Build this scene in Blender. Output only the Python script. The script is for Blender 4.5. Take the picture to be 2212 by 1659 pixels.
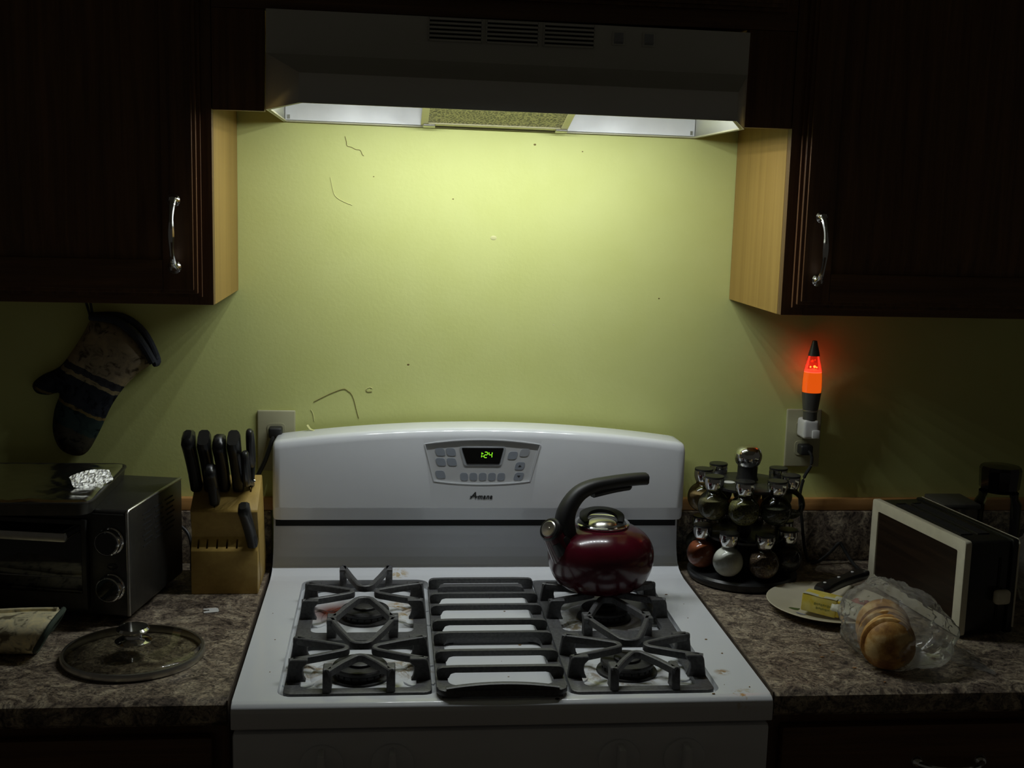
import bpy, bmesh, math, random
from mathutils import Vector, Matrix, Euler, noise
from mathutils.geometry import delaunay_2d_cdt
PI = math.pi
random.seed(7)
SC = bpy.context.scene
COL = SC.collection
for o in list(bpy.data.objects):
    bpy.data.objects.remove(o)

# ------------------------------------------------------------------ camera
cam = bpy.data.objects.new('camera', bpy.data.cameras.new('camera'))
COL.objects.link(cam)
_p, _y, _r = math.radians(-8.894), math.radians(5.9089), math.radians(1.5476)
_fw = Vector((math.sin(_y)*math.cos(_p), math.cos(_y)*math.cos(_p), math.sin(_p)))
_rt = _fw.cross(Vector((0, 0, 1))).normalized()
_up = _rt.cross(_fw)
_r2 = _rt*math.cos(_r) + _up*math.sin(_r)
_u2 = -_rt*math.sin(_r) + _up*math.cos(_r)
_m = Matrix((_r2, _u2, -_fw)).transposed().to_4x4()
_m.translation = Vector((-0.17860, -2.24157, 1.61384))
cam.matrix_world = _m
cam.data.sensor_width = 36.0
cam.data.sensor_fit = 'HORIZONTAL'
cam.data.lens = 36.0*2573.55/2212.0
cam.data.clip_start = 0.02
SC.camera = cam
# ------------------------------------------------------------------ world, exposure
W = bpy.data.worlds.new('night_room'); SC.world = W
W.use_nodes = True
bg = W.node_tree.nodes['Background']
bg.inputs[0].default_value = (1.0, 0.93, 0.78, 1)
bg.inputs[1].default_value = 0.0195
SC.view_settings.view_transform = 'Standard'
SC.view_settings.look = 'None'
SC.view_settings.exposure = 0.0
SC.view_settings.gamma = 1.0
SC.view_settings.use_curve_mapping = False
LED_STRENGTH = 800.0
LED_COLOR = (0.93, 0.985, 1.0)

# ------------------------------------------------------------------ helpers
class MB:
    """collects shapes into one mesh"""
    def __init__(s):
        s.bm = bmesh.new()
    def box(s, x0, x1, y0, y1, z0, z1, bev=0.0, seg=2, mat=None):
        r = bmesh.ops.create_cube(s.bm, size=1.0)
        vs = r['verts']
        for v in vs:
            v.co = Vector(((x0+x1)/2 + v.co.x*(x1-x0), (y0+y1)/2 + v.co.y*(y1-y0), (z0+z1)/2 + v.co.z*(z1-z0)))
        if mat is not None:
            bmesh.ops.transform(s.bm, matrix=mat, verts=vs)
        if bev > 0:
            es = list({e for v in vs for e in v.link_edges})
            bmesh.ops.bevel(s.bm, geom=es, offset=bev, segments=seg, affect='EDGES', profile=0.5, clamp_overlap=True)
        return s
    def prism(s, poly, axis, a, b, bev=0.0, seg=2, mat=None):
        def P(u, v, w):
            return {'x': (w, u, v), 'y': (u, w, v), 'z': (u, v, w)}[axis]
        A = [s.bm.verts.new(P(u, v, a)) for u, v in poly]
        B = [s.bm.verts.new(P(u, v, b)) for u, v in poly]
        n = len(poly)
        s.bm.faces.new(A); s.bm.faces.new(list(reversed(B)))
        for i in range(n):
            s.bm.faces.new((A[i], B[i], B[(i+1) % n], A[(i+1) % n]))
        if mat is not None:
            bmesh.ops.transform(s.bm, matrix=mat, verts=A+B)
        if bev > 0:
            es = list({e for v in A+B for e in v.link_edges})
            bmesh.ops.bevel(s.bm, geom=es, offset=bev, segments=seg, affect='EDGES', profile=0.5, clamp_overlap=True)
        return s
    def lathe(s, prof, c=(0, 0, 0), n=32, mat=None):
        rings = []; allv = []
        for r, z in prof:
            if r < 1e-6:
                ring = [s.bm.verts.new((c[0], c[1], c[2]+z))]
            else:
                ring = [s.bm.verts.new((c[0]+r*math.cos(2*PI*i/n), c[1]+r*math.sin(2*PI*i/n), c[2]+z)) for i in range(n)]
            rings.append(ring); allv += ring
        for R, T in zip(rings, rings[1:]):
            if len(R) == 1 and len(T) == 1:
                continue
            for i in range(n):
                j = (i+1) % n
                if len(R) == 1:
                    s.bm.faces.new((R[0], T[i], T[j]))
                elif len(T) == 1:
                    s.bm.faces.new((R[i], R[j], T[0]))
                else:
                    s.bm.faces.new((R[i], R[j], T[j], T[i]))
        if mat is not None:
            bmesh.ops.transform(s.bm, matrix=mat, verts=allv)
        return s
    def sweep(s, pts, sec, up=(0, 0, 1), scl=None, closed=False, caps=True):
        """sweep the 2D section sec (side, up) along pts"""
        pts = [Vector(p) for p in pts]; up = Vector(up)
        n = len(pts); rings = []
        for i, p in enumerate(pts):
            if closed:
                t = pts[(i+1) % n]-pts[i-1]
            else:
                t = pts[min(i+1, n-1)]-pts[max(i-1, 0)]
            t.normalize()
            u0 = up if abs(t.dot(up)) < 0.97 else Vector((1, 0.2, 0.1)).normalized()
            side = t.cross(u0).normalized(); u = side.cross(t).normalized()
            k = scl[i] if scl else 1.0
            if not isinstance(k, (tuple, list)):
                k = (k, k)
            rings.append([s.bm.verts.new(p + side*a*k[0] + u*b*k[1]) for a, b in sec])
        m = len(sec)
        for i in range(n if closed else n-1):
            A, B = rings[i], rings[(i+1) % n]
            for j in range(m):
                s.bm.faces.new((A[j], A[(j+1) % m], B[(j+1) % m], B[j]))
        if caps and not closed:
            s.bm.faces.new(list(reversed(rings[0]))); s.bm.faces.new(rings[-1])
        return s
    def tube(s, pts, r, n=8, scl=None, closed=False, up=(0, 0, 1)):
        return s.sweep(pts, [(r*math.cos(2*PI*i/n), r*math.sin(2*PI*i/n)) for i in range(n)], up, scl, closed)
    def ball(s, c, r, n=16, k=(1, 1, 1)):
        res = bmesh.ops.create_uvsphere(s.bm, u_segments=n*2, v_segments=n, radius=r)
        for v in res['verts']:
            v.co = Vector((c[0]+v.co.x*k[0], c[1]+v.co.y*k[1], c[2]+v.co.z*k[2]))
        return s
    def grid(s, fn, nu, nv):
        V = [[s.bm.verts.new(fn(i/(nu-1), j/(nv-1))) for j in range(nv)] for i in range(nu)]
        for i in range(nu-1):
            for j in range(nv-1):
                s.bm.faces.new((V[i][j], V[i+1][j], V[i+1][j+1], V[i][j+1]))
        return s

def smooth_path(pts, k=6):
    """Catmull-Rom through pts"""
    P = [Vector(p) for p in pts]; out = []
    for i in range(len(P)-1):
        a = P[max(i-1, 0)]; b = P[i]; c = P[i+1]; d = P[min(i+2, len(P)-1)]
        for j in range(k):
            t = j/k
            out.append(0.5*((2*b)+(c-a)*t+(2*a-5*b+4*c-d)*t*t+(3*b-a-3*c+d)*t**3))
    out.append(P[-1]); return out

def smooth_loop(pts, k=6):
    P = [Vector(p) for p in pts]; n = len(P); out = []
    for i in range(n):
        a, b, c, d = P[i-1], P[i], P[(i+1) % n], P[(i+2) % n]
        for j in range(k):
            t = j/k
            out.append(0.5*((2*b)+(c-a)*t+(2*a-5*b+4*c-d)*t*t+(3*b-a-3*c+d)*t**3))
    return out

def round_rect(x0, x1, y0, y1, r, k=4):
    out = []
    for cx, cy, a0 in ((x1-r, y1-r, 0), (x0+r, y1-r, 90), (x0+r, y0+r, 180), (x1-r, y0+r, 270)):
        for i in range(k+1):
            a = math.radians(a0+90*i/k); out.append((cx+r*math.cos(a), cy+r*math.sin(a)))
    return out

def round_poly(pts, r, k=4):
    """round the corners of a polygon"""
    out = []; n = len(pts)
    for i in range(n):
        a, b, c = Vector(pts[i-1]), Vector(pts[i]), Vector(pts[(i+1) % n])
        d1 = min(r, (a-b).length*0.45); d2 = min(r, (c-b).length*0.45)
        p = b+(a-b).normalized()*d1; q = b+(c-b).normalized()*d2
        for j in range(k+1):
            t = j/k
            v = p*(1-t)**2 + b*2*t*(1-t) + q*t*t
            out.append((v.x, v.y))
    return out

BASE = {}
def thing(name, label, cat, loc=(0, 0, 0), rot=(0, 0, 0), group=None):
    o = bpy.data.objects.new(name, None); COL.objects.link(o)
    o.empty_display_size = 0.05
    o.location = loc; o.rotation_euler = rot
    o['label'] = label; o['category'] = cat
    if group: o['group'] = group
    BASE[o] = Matrix.Translation(Vector(loc)) @ Euler(rot).to_matrix().to_4x4()
    return o
def tag(o, label, cat, group=None):
    o['label'] = label; o['category'] = cat
    if group: o['group'] = group
    return o
def obj(name, mb, mat, parent=None, local=False, flat=False, ang=35, label=None, kind=None, loc=None):
    """link the collected shapes as one mesh object; shapes are given in world space unless local"""
    bmesh.ops.recalc_face_normals(mb.bm, faces=mb.bm.faces)
    me = bpy.data.meshes.new(name); mb.bm.to_mesh(me); mb.bm.free()
    o = bpy.data.objects.new(name, me); COL.objects.link(o)
    M0 = Matrix.Identity(4)
    if parent is not None:
        o.parent = parent; M0 = BASE.get(parent, M0)
    elif loc is not None:
        M0 = Matrix.Translation(Vector(loc)); o.location = loc
    if not local:
        me.transform(M0.inverted())
    BASE[o] = M0
    if isinstance(mat, (list, tuple)):
        for m in mat: me.materials.append(m)
    else:
        me.materials.append(mat)
    if not flat:
        me.polygons.foreach_set('use_smooth', [True]*len(me.polygons))
        me.set_sharp_from_angle(angle=math.radians(ang))
    if label: o['label'] = label
    if kind: o['kind'] = kind
    return o
def carve(o, cutter):
    bmesh.ops.recalc_face_normals(cutter.bm, faces=cutter.bm.faces)
    me = bpy.data.meshes.new('cut'); cutter.bm.to_mesh(me); cutter.bm.free()
    c = bpy.data.objects.new('cut', me); COL.objects.link(c)
    me.transform(BASE[o].inverted())
    par = o.parent; o.parent = None; lo = o.location.copy(); o.location = (0, 0, 0)
    md = o.modifiers.new('b', 'BOOLEAN'); md.operation = 'DIFFERENCE'; md.object = c; md.solver = 'EXACT'
    dg = bpy.context.evaluated_depsgraph_get(); dg.update()
    nm = bpy.data.meshes.new_from_object(o.evaluated_get(dg))
    old = o.data; nmname = old.name
    o.modifiers.clear(); o.data = nm; nm.name = nmname
    bpy.data.objects.remove(c); bpy.data.meshes.remove(me)
    o.parent = par; o.location = lo
    nm.polygons.foreach_set('use_smooth', [True]*len(nm.polygons))
    nm.set_sharp_from_angle(angle=math.radians(35))
    return o
def dup(root, loc, label=None, rot=None, group=None):
    r = root.copy(); COL.objects.link(r); r.location = loc
    if rot: r.rotation_euler = rot
    if label: r['label'] = label
    if group: r['group'] = group
    for ch in list(root.children):
        c = ch.copy(); COL.objects.link(c); c.parent = r
        for g in ch.children:
            d = g.copy(); COL.objects.link(d); d.parent = c
    return r
def text_mb(body, size, shear=0.0, off=0.0, ext=0.0003, space=1.0):
    cu = bpy.data.curves.new('t', 'FONT'); cu.body = body; cu.size = size; cu.shear = shear
    cu.offset = off; cu.extrude = ext; cu.align_x = 'CENTER'; cu.align_y = 'CENTER'; cu.space_character = space
    t = bpy.data.objects.new('t', cu); COL.objects.link(t)
    dg = bpy.context.evaluated_depsgraph_get(); dg.update()
    me = bpy.data.meshes.new_from_object(t.evaluated_get(dg))
    mb = MB(); mb.bm.from_mesh(me)
    bpy.data.objects.remove(t); bpy.data.curves.remove(cu); bpy.data.meshes.remove(me)
    return mb
def pillow(poly, H, wd, sp, back=0.25):
    """a stuffed flat shape: poly in (u, v); returns bm with w = thickness axis z"""
    n = len(poly); P = [Vector(p) for p in poly]
    def dist(q):
        m = 9
        for i in range(n):
            a, b = P[i], P[(i+1) % n]; ab = b-a
            t = max(0, min(1, (q-a).dot(ab)/max(ab.length_squared, 1e-12)))
            m = min(m, (a+ab*t-q).length)
        return m
    def inside(q):
        c = False
        for i in range(n):
            a, b = P[i], P[i-1]
            if (a.y > q.y) != (b.y > q.y) and q.x < (b.x-a.x)*(q.y-a.y)/(b.y-a.y)+a.x:
                c = not c
        return c
    xs = [p.x for p in P]; ys = [p.y for p in P]
    V = list(P); x = min(xs)
    while x < max(xs):
        y = min(ys)
        while y < max(ys):
            q = Vector((x+random.uniform(-.2, .2)*sp, y+random.uniform(-.2, .2)*sp))
            if inside(q) and dist(q) > sp*0.5:
                V.append(q)
            y += sp
        x += sp
    vo, eo, fo, *_ = delaunay_2d_cdt(V, [(i, (i+1) % n) for i in range(n)], [], 1, 1e-7)
    mb = MB(); F = []; B = []
    for i, q in enumerate(vo):
        d = min(dist(q)/wd, 1.0); h = math.sqrt(max(0, 1-(1-d)**2))
        F.append(mb.bm.verts.new((q.x, q.y, H*h)))
        B.append(F[-1] if d < 1e-4 else mb.bm.verts.new((q.x, q.y, -H*back*h)))
    for f in fo:
        mb.bm.faces.new([F[i] for i in f])
        try: mb.bm.faces.new([B[i] for i in reversed(f)])
        except ValueError: pass
    return mb

# ------------------------------------------------------------------ materials
def nt(name):
    m = bpy.data.materials.new(name); m.use_nodes = True
    t = m.node_tree; b = t.nodes['Principled BSDF']
    return m, t, b
def N(t, kind, **kw):
    n = t.nodes.new(kind)
    for k, v in kw.items():
        if k.startswith('i_'):
            n.inputs[k[2:].replace('_', ' ')].default_value = v
        else:
            setattr(n, k, v)
    return n
def ramp(t, stops, src):
    r = t.nodes.new('ShaderNodeValToRGB'); e = r.color_ramp.elements
    while len(e) < len(stops): e.new(0.5)
    for el, (p, c) in zip(e, stops):
        el.position = p; el.color = (*c, 1)
    t.links.new(src, r.inputs[0]); return r
def coords(t, scale=(1, 1, 1), rot=(0, 0, 0), loc=(0, 0, 0)):
    c = t.nodes.new('ShaderNodeTexCoord'); mp = t.nodes.new('ShaderNodeMapping')
    mp.inputs['Scale'].default_value = scale; mp.inputs['Rotation'].default_value = rot; mp.inputs['Location'].default_value = loc
    t.links.new(c.outputs['Object'], mp.inputs[0]); return mp.outputs[0]
def bump(t, b, src, strength, dist=0.001):
    bp = t.nodes.new('ShaderNodeBump'); bp.inputs['Strength'].default_value = strength; bp.inputs['Distance'].default_value = dist
    t.links.new(src, bp.inputs['Height']); t.links.new(bp.outputs[0], b.inputs['Normal'])
def simple(name, col, rough=0.5, metal=0.0, var=0.12, scale=40, bmp=0.0, coat=0.0, spec=0.5):
    m, t, b = nt(name)
    b.inputs['Roughness'].default_value = rough; b.inputs['Metallic'].default_value = metal
    b.inputs['Coat Weight'].default_value = coat; b.inputs['Specular IOR Level'].default_value = spec
    nz = N(t, 'ShaderNodeTexNoise', i_Scale=scale, i_Detail=4.0); t.links.new(coords(t), nz.inputs['Vector'])
    r = ramp(t, [(0.3, tuple(c*(1-var) for c in col)), (0.7, tuple(min(1, c*(1+var)) for c in col))], nz.outputs[0])
    t.links.new(r.outputs[0], b.inputs['Base Color'])
    if bmp: bump(t, b, nz.outputs[0], bmp)
    return m
def wood(name, a, c, grain=(70, 70, 2.5), rough=0.45, spec=0.4):
    m, t, b = nt(name)
    v = coords(t, grain)
    n1 = N(t, 'ShaderNodeTexNoise', i_Scale=1.0, i_Detail=6.0, i_Roughness=0.65, i_Distortion=0.6); t.links.new(v, n1.inputs['Vector'])
    r = ramp(t, [(0.28, a), (0.5, tuple((x+y)/2 for x, y in zip(a, c))), (0.72, c)], n1.outputs[0])
    t.links.new(r.outputs[0], b.inputs['Base Color'])
    b.inputs['Roughness'].default_value = rough; b.inputs['Specular IOR Level'].default_value = spec
    bump(t, b, n1.outputs[0], 0.25, 0.0006)
    return m
def emit(name, col, s, back=(0.02, 0.02, 0.02)):
    m, t, b = nt(name)
    b.inputs['Base Color'].default_value = (*back, 1); b.inputs['Emission Color'].default_value = (*col, 1)
    b.inputs['Emission Strength'].default_value = s
    return m
def thin_glass(name, tint=(0.95, 0.97, 0.95), rough=0.03, ior=1.5, haze=0.0, hazecol=(0.6, 0.6, 0.58), wrinkle=0.0):
    m = bpy.data.materials.new(name); m.use_nodes = True
    t = m.node_tree; t.nodes.clear()
    out = t.nodes.new('ShaderNodeOutputMaterial')
    tr = N(t, 'ShaderNodeBsdfTransparent', i_Color=(*tint, 1)); gl = N(t, 'ShaderNodeBsdfGlossy', i_Roughness=rough)
    fr = N(t, 'ShaderNodeFresnel', i_IOR=ior); mx = t.nodes.new('ShaderNodeMixShader')
    base = tr
    if wrinkle:
        nz = N(t, 'ShaderNodeTexNoise', i_Scale=38.0, i_Detail=4.0, i_Distortion=1.2); t.links.new(coords(t), nz.inputs['Vector'])
        bp = N(t, 'ShaderNodeBump', i_Strength=wrinkle, i_Distance=0.004); t.links.new(nz.outputs[0], bp.inputs['Height'])
        t.links.new(bp.outputs[0], gl.inputs['Normal']); t.links.new(bp.outputs[0], fr.inputs['Normal'])
    if haze:
        df = N(t, 'ShaderNodeBsdfDiffuse', i_Color=(*hazecol, 1)); tl = N(t, 'ShaderNodeBsdfTranslucent', i_Color=(*hazecol, 1))
        ad = N(t, 'ShaderNodeMixShader', i_Fac=0.5); t.links.new(df.outputs[0], ad.inputs[1]); t.links.new(tl.outputs[0], ad.inputs[2])
        mh = N(t, 'ShaderNodeMixShader', i_Fac=haze); t.links.new(tr.outputs[0], mh.inputs[1]); t.links.new(ad.outputs[0], mh.inputs[2])
        base = mh
    t.links.new(fr.outputs[0], mx.inputs[0]); t.links.new(base.outputs[0], mx.inputs[1]); t.links.new(gl.outputs[0], mx.inputs[2])
    t.links.new(mx.outputs[0], out.inputs[0])
    return m
def speckle(name, cols, scale=400, rough=0.8, bmp=0.4):
    m, t, b = nt(name)
    vo = N(t, 'ShaderNodeTexVoronoi', i_Scale=scale); t.links.new(coords(t), vo.inputs['Vector'])
    sx = t.nodes.new('ShaderNodeSeparateColor'); t.links.new(vo.outputs['Color'], sx.inputs[0])
    k = len(cols)
    r = ramp(t, [((i+0.5)/k, c) for i, c in enumerate(cols)], sx.outputs[0])
    t.links.new(r.outputs[0], b.inputs['Base Color']); b.inputs['Roughness'].default_value = rough
    if bmp: bump(t, b, vo.outputs['Distance'], bmp, 0.002)
    return m

# wall paint: pale yellow-green, orange-peel roller texture
WALL, t, b = nt('wall_paint')
v = coords(t)
n1 = N(t, 'ShaderNodeTexNoise', i_Scale=9.0, i_Detail=5.0); t.links.new(v, n1.inputs['Vector'])
r = ramp(t, [(0.3, (0.625, 0.66, 0.235)), (0.7, (0.655, 0.69, 0.265))], n1.outputs[0])
t.links.new(r.outputs[0], b.inputs['Base Color'])
n2 = N(t, 'ShaderNodeTexNoise', i_Scale=130.0, i_Detail=3.0); t.links.new(v, n2.inputs['Vector'])
bump(t, b, n2.outputs[0], 0.22, 0.0012)
b.inputs['Roughness'].default_value = 0.55; b.inputs['Specular IOR Level'].default_value = 0.3

# laminate worktop: mottled brown and grey stone print
STONE, t, b = nt('stone_laminate')
v = coords(t)
n1 = N(t, 'ShaderNodeTexNoise', i_Scale=22.0, i_Detail=8.0, i_Roughness=0.72, i_Distortion=1.6); t.links.new(v, n1.inputs['Vector'])
n2 = N(t, 'ShaderNodeTexNoise', i_Scale=75.0, i_Detail=5.0, i_Roughness=0.7, i_Distortion=2.5); t.links.new(v, n2.inputs['Vector'])
r1 = ramp(t, [(0.34, (0.055, 0.045, 0.040)), (0.46, (0.21, 0.17, 0.135)), (0.55, (0.37, 0.315, 0.24)), (0.66, (0.58, 0.51, 0.39))], n1.outputs[0])
r2 = ramp(t, [(0.38, (0.25, 0.23, 0.24)), (0.5, (0.8, 0.78, 0.75)), (0.66, (1.25, 1.18, 1.05))], n2.outputs[0])
mx = N(t, 'ShaderNodeMix', data_type='RGBA', blend_type='MULTIPLY'); mx.inputs[0].default_value = 1.0
t.links.new(r1.outputs[0], mx.inputs[6]); t.links.new(r2.outputs[0], mx.inputs[7]); t.links.new(mx.outputs[2], b.inputs['Base Color'])
b.inputs['Roughness'].default_value = 0.38; b.inputs['Specular IOR Level'].default_value = 0.35
bump(t, b, n2.outputs[0], 0.08, 0.0005)

OAK = wood('dark_stained_oak', (0.07, 0.032, 0.015), (0.19, 0.092, 0.036))
OAKH = wood('dark_stained_oak_rail', (0.07, 0.032, 0.015), (0.19, 0.092, 0.036), grain=(2.5, 70, 70))
MAPLE = wood('pale_maple_veneer', (0.235, 0.135, 0.029), (0.335, 0.205, 0.050), grain=(90, 60, 1.4), rough=0.5)
TRIMW = wood('orange_wood_strip', (0.42, 0.20, 0.06), (0.6, 0.32, 0.11), grain=(4, 90, 90))
BLOCKW = wood('beech_block', (0.42, 0.27, 0.065), (0.56, 0.38, 0.105), grain=(50, 6, 50))
ENAMEL = simple('white_enamel', (0.77, 0.79, 0.82), 0.13, var=0.02, scale=12, coat=0.0)
HOODW = simple('almond_enamel', (0.70, 0.70, 0.64), 0.35, var=0.02, scale=12)
GAP = simple('dark_gap', (0.01, 0.01, 0.01), 0.9)
IRON = simple('grey_cast_iron', (0.085, 0.085, 0.088), 0.45, var=0.3, scale=220, bmp=0.35, spec=0.5)
BLACKM = simple('black_burner_iron', (0.02, 0.019, 0.018), 0.5, var=0.4, scale=160, bmp=0.3)
BLACKP = simple('black_plastic', (0.012, 0.012, 0.012), 0.32, var=0.1)
BLACKR = simple('black_rubber', (0.016, 0.016, 0.016), 0.5, var=0.1)
CHROME = simple('chrome', (0.72, 0.72, 0.72), 0.1, 1.0, var=0.03)
STEEL = simple('brushed_steel', (0.5, 0.49, 0.46), 0.33, 1.0, var=0.08, scale=90)
DSTEEL = simple('dark_brushed_steel', (0.06, 0.058, 0.052), 0.38, 0.6, var=0.12, scale=90)
DULLFOIL = simple('dull_foil', (0.62, 0.62, 0.60), 0.48, 1.0, var=0.06, scale=90)
FOIL = simple('aluminium_foil', (0.85, 0.85, 0.83), 0.2, 1.0, var=0.04, scale=60)
TAN = simple('ivory_plastic', (0.43, 0.415, 0.26), 0.4, var=0.03)
WHITEP = simple('white_plastic', (0.72, 0.72, 0.70), 0.35, var=0.03)
CREAMP = simple('cream_plastic', (0.68, 0.64, 0.49), 0.42, var=0.05, scale=60)
GLASS = thin_glass('clear_glass', (0.96, 0.98, 0.96), 0.09)
LIDGLASS = thin_glass('lid_glass', (0.80, 0.81, 0.74), 0.05, 1.55)
DGLASS = simple('black_glass', (0.006, 0.006, 0.006), 0.06, var=0.1, coat=0.5)
REDEN = simple('dark_red_enamel', (0.058, 0.003, 0.009), 0.2, var=0.15, scale=30, coat=0.15, spec=0.4)
GREYB = simple('grey_button', (0.30, 0.33, 0.38), 0.45, var=0.03)
GREYBZ = simple('grey_bezel', (0.40, 0.42, 0.45), 0.4, var=0.03)
PANELW = simple('control_panel_white', (0.62, 0.63, 0.64), 0.35, var=0.02)
INK = simple('dark_lettering', (0.03, 0.03, 0.03), 0.5)
GREENLED = emit('green_digits', (0.30, 1.0, 0.02), 1.15)

# cooktop enamel with burnt-on stains near the burners
COOKTOP, t, b = nt('cooktop_enamel')
b.inputs['Roughness'].default_value = 0.14
tc = t.nodes.new('ShaderNodeTexCoord'); geo = t.nodes.new('ShaderNodeNewGeometry')
prev = None
def stain(center, rad, scl, col, thr, seed):
    """blotchy stain around a point in world space"""
    global prev
    d = N(t, 'ShaderNodeVectorMath', operation='DISTANCE'); d.inputs[1].default_value = center
    t.links.new(geo.outputs['Position'], d.inputs[0])
    mr = N(t, 'ShaderNodeMapRange'); mr.inputs[1].default_value = rad*0.35; mr.inputs[2].default_value = rad; mr.inputs[3].default_value = 1; mr.inputs[4].default_value = 0
    t.links.new(d.outputs['Value'], mr.inputs[0])
    nz = N(t, 'ShaderNodeTexNoise', noise_dimensions='4D', i_W=seed, i_Scale=scl, i_Detail=6.0, i_Roughness=0.65, i_Distortion=0.8)
    t.links.new(geo.outputs['Position'], nz.inputs['Vector'])
    th = N(t, 'ShaderNodeMapRange'); th.inputs[1].default_value = thr; th.inputs[2].default_value = thr+0.12
    t.links.new(nz.outputs[0], th.inputs[0])
    mu = N(t, 'ShaderNodeMath', operation='MULTIPLY'); t.links.new(mr.outputs[0], mu.inputs[0]); t.links.new(th.outputs[0], mu.inputs[1])
    mx = N(t, 'ShaderNodeMix', data_type='RGBA'); t.links.new(mu.outputs[0], mx.inputs[0])
    if prev is None: mx.inputs[6].default_value = (0.77, 0.79, 0.82, 1)
    else: t.links.new(prev, mx.inputs[6])
    mx.inputs[7].default_value = (*col, 1); prev = mx.outputs[2]
stain((-0.262, -0.262, 0.902), 0.066, 11, (0.17, 0.030, 0.010), 0.20, 1.0)
stain((-0.150, -0.232, 0.902), 0.040, 38, (0.40, 0.24, 0.05), 0.44, 2.0)
stain((-0.142, -0.285, 0.902), 0.030, 38, (0.42, 0.28, 0.08), 0.46, 9.0)
stain((-0.285, -0.515, 0.902), 0.055, 34, (0.34, 0.24, 0.12), 0.46, 3.0)
stain((-0.150, -0.510, 0.902), 0.055, 45, (0.34, 0.26, 0.14), 0.50, 4.0)
stain((0.175, -0.550, 0.902), 0.075, 50, (0.30, 0.22, 0.11), 0.47, 5.0)
stain((0.140, -0.325, 0.902), 0.06, 40, (0.30, 0.25, 0.15), 0.44, 6.0)
stain((-0.160, -0.100, 0.916), 0.022, 60, (0.50, 0.36, 0.14), 0.44, 7.0)
stain((0.325, -0.573, 0.9145), 0.014, 70, (0.42, 0.28, 0.14), 0.36, 8.0)
stain((0.335, -0.655, 0.9145), 0.030, 75, (0.50, 0.34, 0.10), 0.52, 10.0)
t.links.new(prev, b.inputs['Base Color'])

# ------------------------------------------------------------------ structure
def struct(name, mb, m, **kw):
    o = obj(name, mb, m, kind='structure', **kw); return o
struct('floor', MB().box(-2.0, 2.0, -3.6, 0.0, -0.05, 0.0), wood('floor_boards', (0.10, 0.06, 0.03), (0.2, 0.12, 0.06), grain=(2, 30, 30)))
struct('ceiling', MB().box(-2.0, 2.0, -3.6, 0.0, 2.44, 2.5), simple('ceiling_paint', (0.6, 0.58, 0.5), 0.8, var=0.03))
wall = struct('wall_back', MB().box(-2.0, 2.0, 0.0, 0.1, -0.05, 2.5), WALL)
def on_wall(pts):
    """points on the wall in (x, z)"""
    return [(x, -0.0004, z) for x, z in pts]
CRK = simple('crack_dark', (0.16, 0.12, 0.03), 0.9)  # dark brown of the cracks, specks and block joint
RIDGE = simple('paint_ridge', (0.66, 0.65, 0.30), 0.6, var=0.03)
def flat_line(pts, w, dep=0.0008):
    sec = [(-w, -dep), (w, -dep), (w*0.4, dep), (-w*0.4, dep)]
    n = len(pts); s = [0.35+0.65*math.sin(PI*(i+0.5)/n) for i in range(n)]
    return MB().sweep(smooth_path(on_wall(pts), 3), sec, up=(0, -1, 0), scl=None)
for ps, w, m in (
    ([(-0.266, 1.716), (-0.263, 1.706), (-0.262, 1.699), (-0.254, 1.697), (-0.246, 1.693), (-0.238, 1.692), (-0.234, 1.684), (-0.231, 1.682)], 0.00055, CRK),
    ([(-0.322, 1.2225), (-0.306, 1.231), (-0.289, 1.2395), (-0.2665, 1.248), (-0.258, 1.244), (-0.252, 1.239), (-0.247, 1.228), (-0.243, 1.212), (-0.241, 1.204), (-0.2375, 1.192)], 0.00065, CRK),
    ([(-0.292, 1.642), (-0.288, 1.622), (-0.283, 1.608), (-0.270, 1.599), (-0.252, 1.592)], 0.0005, RIDGE),
    ([(-0.327, 1.208), (-0.323, 1.200), (-0.321, 1.186)], 0.0008, RIDGE),
    ([(-0.224, 1.248), (-0.218, 1.252), (-0.212, 1.250)], 0.0007, RIDGE),
    ([(-0.2245, 1.246), (-0.221, 1.243), (-0.213, 1.2435)], 0.0004, CRK)):
    obj('wall_crack', flat_line(ps, w), m, wall)
# flakes and specks on the paint
for x, z, s, m in ((0.084, 1.712, 0.0022, CRK), (0.174, 1.702, 0.0013, CRK), (-0.066, 1.608, 0.0014, CRK), (-0.145, 1.296, 0.0022, CRK),
                   (-0.213, 1.645, 0.0012, CRK), (0.332, 1.43, 0.0016, CRK), (0.13, 1.376, 0.0016, RIDGE), (0.011, 1.538, 0.0055, RIDGE), (0.254, 1.502, 0.0016, RIDGE)):
    obj('paint_speck', MB().ball((x, 0, z), s, 5, (1.2, 0.14, 0.8)), m, wall)
struct('trim_1', MB().box(-1.02, -0.396, -0.016, 0.0, 1.016, 1.040, 0.002), TRIMW)
struct('trim_2', MB().box(0.392, 1.12, -0.016, 0.0, 1.016, 1.040, 0.002), TRIMW)

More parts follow.
